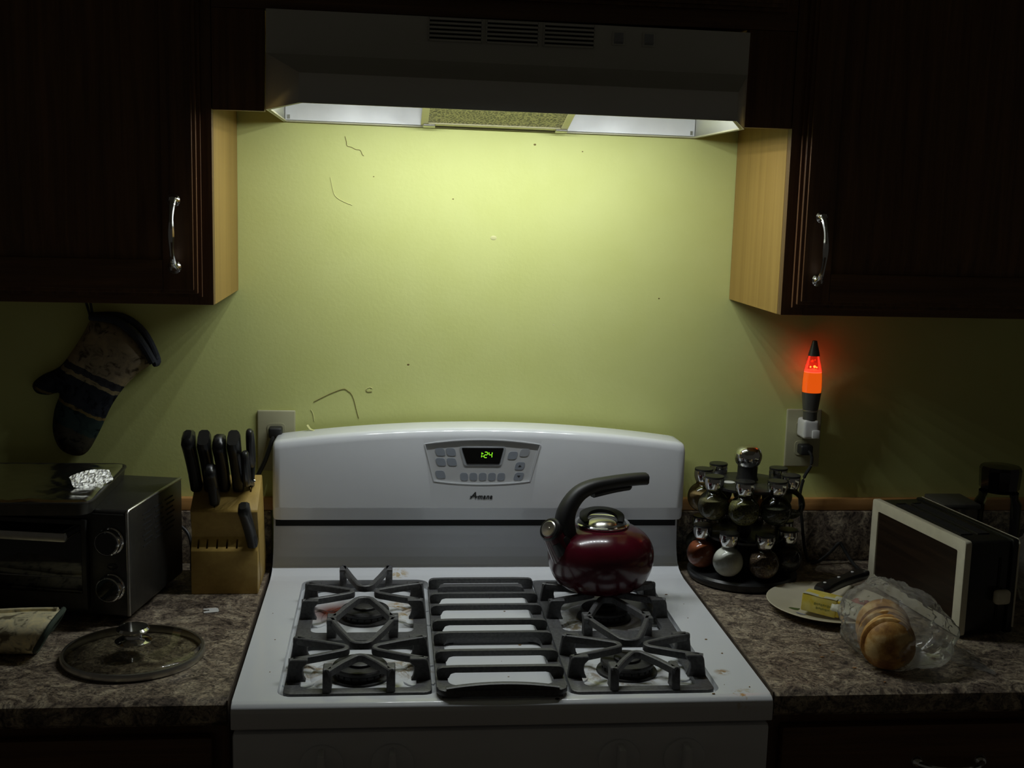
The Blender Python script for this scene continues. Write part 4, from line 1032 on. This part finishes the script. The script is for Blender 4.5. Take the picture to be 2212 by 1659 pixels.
obj('blade', MB().box(-0.0008, 0.0008, -0.012, 0.012, -0.055, 0.006, mat=Matrix.Translation(sb) @ kr), CHROME, scs)
obj('pivot_screw', MB().lathe([(0, 0.003), (0.0032, 0.002), (0.0036, 0)], n=14, mat=Matrix.Translation(sb+DK*0.010+Vector((0.0052, 0, 0))) @ Matrix.Rotation(PI/2, 4, 'Y')), CHROME, scs)

# ------------------------------------------------------------------ revolving spice rack
SX, SY = 0.488, -0.120
rk = thing('spice_rack', 'black two-tier revolving spice rack with a round chrome knob', 'spice rack', (SX, SY, 0.914))
UZ, LZ = 1.0640, 0.9665
PLAST = simple('black_rack_plastic', (0.016, 0.016, 0.016), 0.35, var=0.1)
obj('turntable', MB().lathe([(0, 0.9143), (0.092, 0.9143), (0.100, 0.917), (0.1025, 0.922), (0.1025, 0.929), (0.099, 0.933), (0.085, 0.9345), (0.06, 0.9375), (0, 0.9375)], (SX, SY, 0), 56), PLAST, rk)
obj('post', MB().lathe([(0, 0.9375), (0.016, 0.9375), (0.013, 0.945), (0.013, 1.10), (0.021, 1.104), (0.0185, 1.112), (0.0185, 1.131), (0, 1.131)], (SX, SY, 0), 32), PLAST, rk)
UP = [(-19+45*k) for k in range(8)]; LO = [(-35+45*k) for k in range(8)]
RU, RL = 0.080, 0.084
def polar(deg, r): return SX+r*math.sin(math.radians(deg)), SY-r*math.cos(math.radians(deg))
for nm, zz, angs, rr in (('upper_tier', UZ+0.0290, UP, RU), ('lower_tier', LZ+0.0290, LO, RL)):
    re = rr-0.001 if nm == 'upper_tier' else rr-0.009
    tp = obj(nm, MB().lathe([(0, zz), (re-0.003, zz), (re, zz+0.002), (re, zz+0.006), (re-0.003, zz+0.0075), (0, zz+0.0075)], (SX, SY, 0), 64), PLAST, rk)
    cut = MB()
    for a in angs:
        x, y = polar(a, rr+0.004); cut.lathe([(0, zz-0.01), (0.0175, zz-0.01), (0.0175, zz+0.02), (0, zz+0.02)], (x, y, 0), 24)
    carve(tp, cut)
obj('round_sticker', MB().lathe([(0, 0.0), (0.0105, 0.0), (0.0105, 0.0004), (0, 0.0004)], (0.4520, -0.128, UZ+0.0367), 24), WHITEP, rk)
obj('top_knob', MB().lathe([(0, 1.1305), (0.018, 1.1305), (0.0225, 1.136), (0.0255, 1.146), (0.0255, 1.152), (0.0225, 1.162), (0.016, 1.1675), (0.008, 1.1690), (0, 1.1692)], (SX, SY, 0), 40), CHROME, rk)
HERB = speckle('dried_green_herb', [(0.10, 0.10, 0.03), (0.20, 0.19, 0.06), (0.28, 0.26, 0.09), (0.06, 0.055, 0.02)], 520)
OLIVE = speckle('ground_olive_herb', [(0.16, 0.14, 0.06), (0.22, 0.19, 0.08), (0.12, 0.11, 0.05)], 700)
DARKH = speckle('dark_leaf_herb', [(0.05, 0.055, 0.03), (0.10, 0.10, 0.05), (0.03, 0.03, 0.02)], 480)
CHILI = simple('red_brown_powder', (0.30, 0.075, 0.02), 0.95, var=0.15, scale=200)
SALT = simple('white_salt', (0.74, 0.73, 0.68), 0.9, var=0.05, scale=400, bmp=0.3)
PEPP = speckle('mixed_peppercorns', [(0.10, 0.06, 0.04), (0.20, 0.12, 0.07), (0.05, 0.03, 0.02), (0.28, 0.20, 0.12)], 380)
DARKP = speckle('black_peppercorns', [(0.03, 0.025, 0.02), (0.06, 0.05, 0.04), (0.015, 0.013, 0.01)], 380)
TANP = simple('tan_powder', (0.36, 0.24, 0.10), 0.95, var=0.15, scale=200)
JR = 0.0288
def make_jar(lab, x, y, zc, m, fill):
    j = thing('spice_jar', lab, 'jar', (x, y, zc-JR), group='round spice jars in the revolving rack')
    a0 = -PI/2+0.45
    pr = [(0, -JR*math.cos(0.45)), (JR*math.cos(a0), JR*math.sin(a0))]
    for i in range(1, 15):
        a = a0+(1.06-a0)*i/14; pr.append((JR*math.cos(a), JR*math.sin(a)))
    pr += [(0.0135, 0.0275), (0.0135, 0.034)]
    pr = [(r, z+0.0029) for r, z in pr]
    obj('glass_jar', MB().lathe(pr, (x, y, zc-0.0029), 32), GLASS, j, ang=50)
    R2 = JR-0.0012; af = math.asin(max(-0.99, min(0.93, fill))); pr = [(0, -JR*math.cos(0.45)+0.001)]
    for i in range(13):
        a = a0+(af-a0)*i/12; pr.append((R2*math.cos(a), R2*math.sin(a)))
    pr += [(R2*math.cos(af)*0.5, R2*math.sin(af)+0.0012), (0, R2*math.sin(af)+0.0018)]
    obj('spice', MB().lathe(pr, (x, y, zc), 28), m, j, ang=60)
    ld_ = obj('lid', MB().lathe([(0, 0.030), (0.0140, 0.030), (0.0158, 0.0325), (0.0178, 0.040), (0.0182, 0.046), (0.0176, 0.0515), (0, 0.0515)], (x, y, zc), 32), CHROME, j)
    BASE[ld_] = BASE[j]
    obj('lid_top', MB().lathe([(0, 0.0516), (0.0172, 0.0516), (0.0178, 0.053), (0.0172, 0.0552), (0, 0.0556)], (x, y, zc), 32), BLACKP, ld_)
UL = [('upper-tier jar of speckled green herb at the front of the spice rack', HERB, 0.55), ('upper-tier jar of dark leaf herb at the right front of the spice rack', DARKH, 0.15),
      ('nearly empty upper-tier jar at the right side of the spice rack', DARKH, -0.55), ('upper-tier spice jar at the right back, its lid against the wall', OLIVE, 0.2),
      ('upper-tier spice jar half hidden behind the chrome knob', TANP, 0.3), ('upper-tier spice jar at the back left of the rack', OLIVE, 0.4),
      ('upper-tier spice jar farthest left, beside the stove back panel', TANP, 0.3), ('upper-tier jar of olive herb at the left front of the spice rack', OLIVE, 0.35)]
for a, (lab, m, f) in zip(UP, UL):
    x, y = polar(a, RU); make_jar(lab, x, y, UZ, m, f)
LLB = [('lower-tier jar of white salt at the front of the spice rack', SALT, 0.85), ('lower-tier jar of mixed peppercorns, right of the salt', PEPP, 0.6),
       ('lower-tier jar of dark spice at the right side of the rack', DARKP, 0.4), ('lower-tier spice jar at the right back of the rack', DARKH, 0.4),
       ('lower-tier spice jar at the back right, near the wall', TANP, 0.4), ('lower-tier spice jar at the very back of the rack', OLIVE, 0.4),
       ('lower-tier spice jar at the back left, behind the red powder', DARKH, 0.4), ('lower-tier jar of red-brown powder, left of the salt', CHILI, 0.7)]
for a, (lab, m, f) in zip(LO, LLB):
    x, y = polar(a, RL); make_jar(lab, x, y, LZ, m, f)

# ------------------------------------------------------------------ plate with butter, knife and wrapper
PX, PY, PZ = 0.590, -0.308, 0.9143
pl = thing('plate', 'cream dinner plate with a printed leaf, right of the stove', 'plate', (PX, PY, PZ))
CERAM = simple('cream_glaze', (0.60, 0.55, 0.40), 0.28, var=0.03, coat=0.3)
obj('dish', MB().lathe([(0, 0.0), (0.058, 0.0), (0.060, 0.002), (0.070, 0.0045), (0.088, 0.010), (0.1075, 0.0155), (0.1085, 0.0168), (0.1070, 0.0175), (0.088, 0.0125), (0.070, 0.0068), (0.060, 0.0042), (0, 0.0040)], (PX, PY, PZ), 64), CERAM, pl)
def leafpoly(c, ang, ln, w):
    out = []
    for i in range(9):
        q = i/8; out.append((q*ln, w*math.sin(PI*q)))
    for i in range(7, 0, -1):
        q = i/8; out.append((q*ln, -w*math.sin(PI*q)))
    ca, sa = math.cos(ang), math.sin(ang)
    return [(c[0]+x*ca-y*sa, c[1]+x*sa+y*ca) for x, y in out]
GREENP = simple('green_print', (0.08, 0.12, 0.03), 0.4); PURP = simple('violet_print', (0.30, 0.31, 0.42), 0.4); DARKV = simple('dark_violet_print', (0.07, 0.07, 0.12), 0.4)
for c, a, ln, w, m in (((0.513, -0.318), 0.35, 0.026, 0.006, GREENP), ((0.520, -0.355), 0.9, 0.020, 0.008, PURP), ((0.516, -0.345), 0.15, 0.022, 0.007, PURP), ((0.521, -0.350), 0.45, 0.018, 0.0025, DARKV), ((0.512, -0.360), 0.30, 0.020, 0.0022, DARKV)):
    f = lambda p: (p[0], p[1])
    P_ = leafpoly(c, a, ln, w); r0 = sum(math.hypot(p[0]-PX, p[1]-PY) for p in P_)/len(P_)
    mb = MB(); vsx = []
    for x, y in P_:
        r = math.hypot(x-PX, y-PY)
        zz = 0.0042 if r < 0.06 else (0.0042+(r-0.06)*0.26 if r < 0.07 else (0.0068+(r-0.07)*0.317 if r < 0.088 else 0.0125+(r-0.088)*0.263))
        vsx.append(mb.bm.verts.new((x, y, PZ+zz+0.0005)))
    mb.bm.faces.new(vsx)
    obj('printed_leaf', mb, m, pl)
WRAP, t, b = nt('butter_wrapper')
v = coords(t, (1, 1, 1))
n1 = N(t, 'ShaderNodeTexNoise', i_Scale=60.0, i_Detail=3.0); t.links.new(v, n1.inputs['Vector'])
r = ramp(t, [(0.35, (0.62, 0.48, 0.045)), (0.65, (0.70, 0.60, 0.17))], n1.outputs[0]); t.links.new(r.outputs[0], b.inputs['Base Color'])
b.inputs['Roughness'].default_value = 0.45
bump(t, b, n1.outputs[0], 0.3, 0.003)
WAXP = simple('translucent_wax_paper', (0.56, 0.55, 0.42), 0.4, var=0.08, scale=60, bmp=0.2)
BUT = simple('butter', (0.70, 0.52, 0.05), 0.4, var=0.05)
ba = math.atan2(-0.60, 0.80)
bm_ = Matrix.Translation((0.5375, -0.325, PZ+0.0125)) @ Matrix.Rotation(math.radians(3.5), 4, 'Y') @ Matrix.Rotation(ba, 4, 'Z')
bt = thing('butter_stick', 'stick of butter in a yellow paper wrapper on the plate', 'butter', (0.58, -0.35, PZ+0.006))
obj('butter', MB().box(0.006, 0.066, -0.017, 0.017, 0.0012, 0.029, 0.002, mat=bm_), BUT, bt)
obj('wrapper', MB().box(0.0, 0.060, -0.0185, 0.0185, 0.0, 0.0305, 0.002, 2, mat=bm_), WRAP, bt)
def flap(u, v_):
    x = 0.052+0.050*u; a = (v_-0.5)*2
    y = a*0.026*(1+0.25*u); zz = 0.032-0.016*abs(a)**2.2-0.006*u+0.003*noise.noise(Vector((x*90, y*90, 0)))
    return bm_ @ Vector((x, y, zz))
obj('loose_flap', MB().grid(flap, 12, 15), WAXP, bt).modifiers.new('thickness', 'SOLIDIFY').thickness = 0.0006
obj('fold_crease', MB().grid(lambda i, j: bm_ @ Vector((0.001+0.058*i, -0.0188+0.012*j, 0.0309+0.0006*math.sin(9*i))), 8, 4), WAXP, bt)
GRNI = simple('faint_green_print', (0.26, 0.25, 0.05), 0.5)
pb = MB()
for k, (a, c) in enumerate(((0.022, 0.056), (0.026, 0.050))):
    for i in range(9):
        x = a+(c-a)*i/9
        pb.box(x, x+(c-a)/9*0.7, -0.0189, -0.0186, 0.0155-0.007*k+0.0008*(i % 3), 0.0195-0.007*k-0.0006*(i % 2), mat=bm_)
obj('faded_print', pb, GRNI, bt, kind='stuff')
kn = thing('steak_knife', 'black-handled knife with pale rivets lying across the plate behind the butter', 'knife', (0.62, -0.26, PZ+0.018))
ka = Vector((0.575, -0.294, 0.9465)); kd = Vector((0.690, -0.214, 0.9525)); kdir = (kd-ka).normalized()
ks = Vector((-kdir.y, kdir.x, 0)).normalized()
hs2 = [(-1, -0.5), (-0.8, -0.9), (0.8, -0.9), (1, -0.5), (1, 0.5), (0.8, 0.9), (-0.8, 0.9), (-1, 0.5)]
n = 12; pts = [ka+(kd-ka)*i/n for i in range(n+1)]
obj('handle', MB().sweep(pts, hs2, up=(0, 0, 1), scl=[(0.0125*(1+0.18*math.cos(i/n*2*PI)) * (0.7 if i in (0, n) else 1), 0.0085*(0.75 if i in (0, n) else 1)) for i in range(n+1)]), BLACKP, kn, ang=50)
for q in (0.16, 0.46, 0.76):
    p = ka+(kd-ka)*q+ks*0.004+Vector((0, 0, 0.0076))
    obj('rivet', MB().lathe([(0, 0.0012), (0.0026, 0.0010), (0.0030, 0)], tuple(p), 12), WHITEP, kn, label='pale rivet')
bl_ = MB()
p0 = ka+Vector((0, 0, -0.002)); vv = [p0+ks*0.009, p0-ks*0.009, p0-kdir*0.010-ks*0.009-Vector((0, 0, 0.0)), p0-kdir*0.016+ks*0.006]
A_ = [bl_.bm.verts.new(p+Vector((0, 0, 0.0008))) for p in vv]; B_ = [bl_.bm.verts.new(p-Vector((0, 0, 0.0008))) for p in vv]
bl_.bm.faces.new(A_); bl_.bm.faces.new(list(reversed(B_)))
for i in range(4): bl_.bm.faces.new((A_[i], B_[i], B_[(i+1) % 4], A_[(i+1) % 4]))
obj('bolster', bl_, STEEL, kn)
rw = thing('candy_wrapper', 'small crumpled red wrapper with a pale mark, at the right of the plate', 'wrapper', (0.640, -0.318, PZ+0.006))
def rwp(u, v_):
    x = 0.621+0.040*u; y = -0.337+0.034*v_
    return Vector((x, y, PZ+0.0135+0.0075*noise.noise(Vector((x*70, y*70, 0)))+0.010*math.sin(PI*u)*math.sin(PI*v_)))
REDW = simple('red_wrapper', (0.34, 0.02, 0.035), 0.3, var=0.3, scale=70)
obj('wrapper_sheet', MB().grid(rwp, 14, 12), REDW, rw).modifiers.new('thickness', 'SOLIDIFY').thickness = 0.0006
mk = MB(); st = []
for i in range(10):
    r = 0.0068 if i % 2 == 0 else 0.0035; a = 2*PI*i/10
    u = 0.52+r*math.cos(a)/0.040; v_ = 0.42+r*math.sin(a)/0.034
    st.append(mk.bm.verts.new(rwp(u, v_)+Vector((0, -0.0004, 0.0012))))
cv = mk.bm.verts.new(rwp(0.52, 0.42)+Vector((0, -0.0004, 0.0014)))
for i in range(10): mk.bm.faces.new((cv, st[i], st[(i+1) % 10]))
obj('pale_mark', mk, simple('pale_print', (0.62, 0.50, 0.36), 0.5), rw)

# ------------------------------------------------------------------ bread in its bag
CRUST, t, b = nt('bread_crust')
n1 = N(t, 'ShaderNodeTexNoise', i_Scale=28.0, i_Detail=5.0, i_Roughness=0.6); t.links.new(coords(t), n1.inputs['Vector'])
r = ramp(t, [(0.36, (0.26, 0.10, 0.02)), (0.5, (0.56, 0.29, 0.07)), (0.62, (0.80, 0.56, 0.24))], n1.outputs[0]); t.links.new(r.outputs[0], b.inputs['Base Color'])
b.inputs['Roughness'].default_value = 0.55; bump(t, b, n1.outputs[0], 0.3, 0.004)
lo = thing('bread_loaf', 'sliced crusty bread loaf in a clear plastic bag on the right worktop', 'bread', (0.592, -0.53, 0.9145))
la = Vector((0.30, 0.95, 0.0)).normalized(); ls = Vector((la.y, -la.x, 0))
def loaf_r(s):
    """half width and height of the loaf at distance s from its front end"""
    q = min(1, max(0.05, s/0.030)); k = math.sqrt(1-(1-q)**2)
    if s > 0.105: k *= math.sqrt(max(0.05, 1-((s-0.105)/0.045)**2))
    return 0.0405*k, 0.0430*k
cuts = [0.0, 0.022, 0.036, 0.050, 0.064, 0.085, 0.145]
F0 = Vector((0.575, -0.598, 0.9150))
for i in range(6):
    a, c = cuts[i], cuts[i+1]-0.0030; rings = []; mb = MB()
    jit = random.uniform(-0.003, 0.003); grow = random.uniform(0.94, 1.04)
    ss = [a+(c-a)*j/6 for j in range(7)]
    for j, s in enumerate(ss):
        w_, h_ = loaf_r(s+0.002); e = grow*(0.93 if j in (0, 6) else 1)
        ring = []
        for kk in range(28):
            th = 2*PI*kk/28; cx_ = math.cos(th); sy_ = math.sin(th)
            zz = 0.0400+h_*e*(sy_ if sy_ > 0 else sy_*0.92)
            p = F0+la*s+ls*(w_*e*cx_+jit)+Vector((0, 0, max(0.0005, zz)))
            p += Vector((0, 0, 1))*0.0015*noise.noise(p*45)
            p.z = max(p.z, 0.9152); ring.append(mb.bm.verts.new(p))
        rings.append(ring)
    for A_, B_ in zip(rings, rings[1:]):
        for kk in range(28): mb.bm.faces.new((A_[kk], A_[(kk+1) % 28], B_[(kk+1) % 28], B_[kk]))
    mb.bm.faces.new(rings[0]); mb.bm.faces.new(list(reversed(rings[-1])))
    obj('bread_slice', mb, CRUST, lo, ang=50)
BAGM = thin_glass('bag_film', (0.95, 0.95, 0.94), 0.20, 1.14, haze=0.25, hazecol=(0.78, 0.78, 0.74), wrinkle=0.5)
pbag = thing('plastic_bag', 'crumpled clear plastic bag around the bread loaf', 'bag', (0.63, -0.50, 0.9145))
def bag_pt(u, v_):
    th = 2*PI*u; ph = PI*(v_-0.5)*0.998
    d = Vector((math.cos(th)*math.cos(ph), math.sin(th)*math.cos(ph), math.sin(ph)))
    n3 = noise.noise(d*2.2+Vector((3, 1, 0))); n4 = abs(noise.noise(d*6.5)); n5 = abs(noise.noise(d*14+Vector((0, 5, 2))))
    k = 1+0.13*n3-0.10*n4-0.025*n5
    rx = 0.082+0.016*max(0, d.x)*(1-max(0, d.z)); ry = 0.100; rz = 0.063
    p = Vector((0.618+d.x*rx*k, -0.508+d.y*ry*k+0.02*max(0, d.z), 0.9585+d.z*rz*k+0.012*max(0, d.y)))
    # keep the film outside the loaf and above the worktop
    p.z = max(p.z, 0.9147)
    return p
obj('bag_film', MB().grid(bag_pt, 97, 61), BAGM, pbag, ang=28)
def tail_pt(u, v_):
    a = (v_-0.5)
    x = 0.690+0.055*u; y = -0.535+a*(0.05+0.06*u)-0.015*u
    return Vector((x, y, 0.9155+0.030*(1-u)*math.exp(-(a*2.6)**2)+0.008*abs(noise.noise(Vector((x*60, y*60, 0))))))
obj('bag_tail', MB().grid(tail_pt, 20, 28), BAGM, pbag, ang=28)

# ------------------------------------------------------------------ toaster with wood-grain side
ts = thing('toaster', 'vintage toaster with cream-framed wood-grain side at the right of the worktop', 'toaster', (0.7575, -0.450, 0.914), (0, 0, math.radians(8)))
WG = wood('printed_woodgrain', (0.010, 0.006, 0.004), (0.032, 0.018, 0.010), grain=(30, 5, 90), rough=0.4)
TL, TT0, TT1 = 0.288, 0.006, 0.166
TBLK = simple('black_toaster_enamel', (0.014, 0.014, 0.014), 0.25, var=0.1)
obj('toaster_body', MB().box(0.010, 0.090, 0.004, TL-0.004, TT0, TT1-0.002, 0.006, 3), TBLK, ts, local=True)
for side, xa, xb in ((0, -0.001, 0.011), (1, 0.089, 0.100)):
    q = obj('side_frame', MB().prism(round_rect(0.0, TL, TT0-0.002, TT1, 0.006, 4), 'x', xa, xb, 0.002, 2), CREAMP if side == 0 else TBLK, ts, local=True)
    BASE[q] = Matrix.Identity(4)
    sv = ts.matrix_world.copy()
    q.parent = None
    out = (xa-0.01, xa+0.004) if side == 0 else (xb-0.004, xb+0.01)
    carve(q, MB().prism(round_rect(0.021, TL-0.021, TT0+0.018, TT1-0.020, 0.003, 3), 'x', *out))
    q.parent = ts; BASE[q] = BASE[ts]
    xx = xa+0.0025 if side == 0 else xb-0.0045
    obj('woodgrain_panel', MB().box(xx, xx+0.002, 0.0205, TL-0.0205, TT0+0.0175, TT1-0.0195), WG, q, local=True)
obj('edge_trim', MB().tube([(0.0995, -0.0005, TT0+0.01), (0.0995, -0.0005, TT1-0.006), (0.0995, 0.004, TT1-0.001), (0.0995, TL-0.004, TT1-0.001)], 0.0016, 8, up=(1, 0, 0)), CREAMP, ts, local=True)
for x in (0.030, 0.062):
    obj('bread_slot', MB().box(x-0.009, x+0.009, 0.045, TL-0.045, TT1-0.0022, TT1-0.0014), GAP, ts, local=True)
    obj('slot_rim', MB().sweep([(x-0.010, 0.044, TT1-0.001), (x+0.010, 0.044, TT1-0.001), (x+0.010, TL-0.044, TT1-0.001), (x-0.010, TL-0.044, TT1-0.001)], [(-0.001, -0.001), (0.001, -0.001), (0.001, 0.001), (-0.001, 0.001)], closed=True), DSTEEL, ts, local=True)
obj('lever_track', MB().box(0.067, 0.071, 0.0025, 0.0045, 0.030, 0.135), GAP, ts, local=True)
obj('lever_knob', MB().box(0.0570, 0.0850, -0.013, 0.002, 0.0585, 0.0830, 0.006, 3), CREAMP, ts, local=True)
for x in (0.02, 0.08):
    for y in (0.03, TL-0.03): obj('foot', MB().lathe([(0, 0), (0.007, 0), (0.008, 0.007), (0, 0.007)], (x, y, 0.0003), 12), BLACKR, ts, local=True)

# things standing in the dark behind the toaster
jr = thing('glass_canister', 'tall clear glass jar with a dark faceted lid, behind the toaster', 'jar', (0.985, -0.120, 0.914))
obj('glass_jar', MB().lathe([(0, 0.9145), (0.040, 0.9145), (0.043, 0.918), (0.043, 1.060), (0.036, 1.072), (0.036, 1.082)], (0.985, -0.120, 0), 40), GLASS, jr)
obj('lid', MB().lathe([(0, 1.082), (0.030, 1.082), (0.0365, 1.090), (0.0385, 1.126), (0.036, 1.132), (0, 1.134)], (0.985, -0.120, 0), 12), DGLASS, jr, flat=True)
tb = thing('plastic_tub', 'clear plastic tub with a flat lid standing against the wall behind the toaster', 'tub', (0.895, -0.115, 0.914))
PLAS = thin_glass('tub_plastic', (0.75, 0.75, 0.72), 0.2, 1.45, haze=0.25, hazecol=(0.2, 0.2, 0.18))
obj('tub', MB().box(0.862, 0.930, -0.155, -0.075, 0.9145, 1.056, 0.005), PLAS, tb)
obj('lid', MB().box(0.859, 0.933, -0.158, -0.072, 1.0562, 1.066, 0.003), simple('dim_clear_lid', (0.09, 0.09, 0.08), 0.35), tb)
b2 = thing('plastic_bag', 'crumpled clear plastic bag at the far right edge, beside the toaster', 'bag', (1.0, -0.27, 0.914))
def bag2(u, v_):
    th = 2*PI*u; ph = PI*(v_-0.5)*0.998
    d = Vector((math.cos(th)*math.cos(ph), math.sin(th)*math.cos(ph), math.sin(ph)))
    k = 1+0.2*noise.noise(d*2.5)-0.2*abs(noise.noise(d*7))
    return Vector((1.005+d.x*0.06*k, -0.27+d.y*0.06*k, max(0.9147, 0.975+d.z*0.075*k)))
obj('bag_film', MB().grid(bag2, 49, 31), BAGM, b2, ang=28)

# ------------------------------------------------------------------ crumbs and a paint chip
cr = MB()
CR = [(0.0, -0.232), (-0.02, -0.262), (0.02, -0.30), (-0.03, -0.40), (0.03, -0.455), (-0.005, -0.52), (0.0, -0.58), (0.33, -0.34), (0.335, -0.44), (0.345, -0.50), (0.315, -0.62), (0.35, -0.63), (0.29, -0.652), (-0.355, -0.42), (-0.37, -0.30), (-0.35, -0.55), (0.32, -0.22), (0.34, -0.27)]
for x, y in CR:
    s = random.uniform(0.0006, 0.0016); cr.ball((x, y, 0.9146+s*0.4), s, 4, (random.uniform(0.8, 2), 1, 0.5))
tag(obj('crumbs', cr, simple('brown_crumb', (0.22, 0.12, 0.04), 0.8, var=0.3), kind='stuff'), 'tiny brown crumbs scattered on the white cooktop', 'crumbs')
cr = MB()
for x, y in ((0.500, -0.52), (0.525, -0.50), (0.535, -0.565), (0.54, -0.572), (0.515, -0.47), (0.46, -0.50), (0.56, -0.62)):
    s = random.uniform(0.0008, 0.002); cr.ball((x, y, 0.9146+s*0.4), s, 4, (random.uniform(1, 3), 1, 0.5))
tag(obj('crumbs', cr, simple('bread_crumb', (0.35, 0.16, 0.05), 0.8, var=0.3), kind='stuff'), 'bread crumbs on the right worktop beside the bread bag', 'crumbs')
tag(obj('paint_chip', MB().sweep(smooth_path([(-0.332, -0.028, 1.184), (-0.326, -0.030, 1.1765), (-0.316, -0.032, 1.1738), (-0.304, -0.032, 1.1752)], 4), [(-0.004, -0.0003), (0.004, -0.0003), (0.004, 0.0003), (-0.004, 0.0003)]), RIDGE, loc=(-0.318, -0.031, 1.174)), 'curled flake of wall paint on top of the stove back panel, at its left end', 'paint chip')
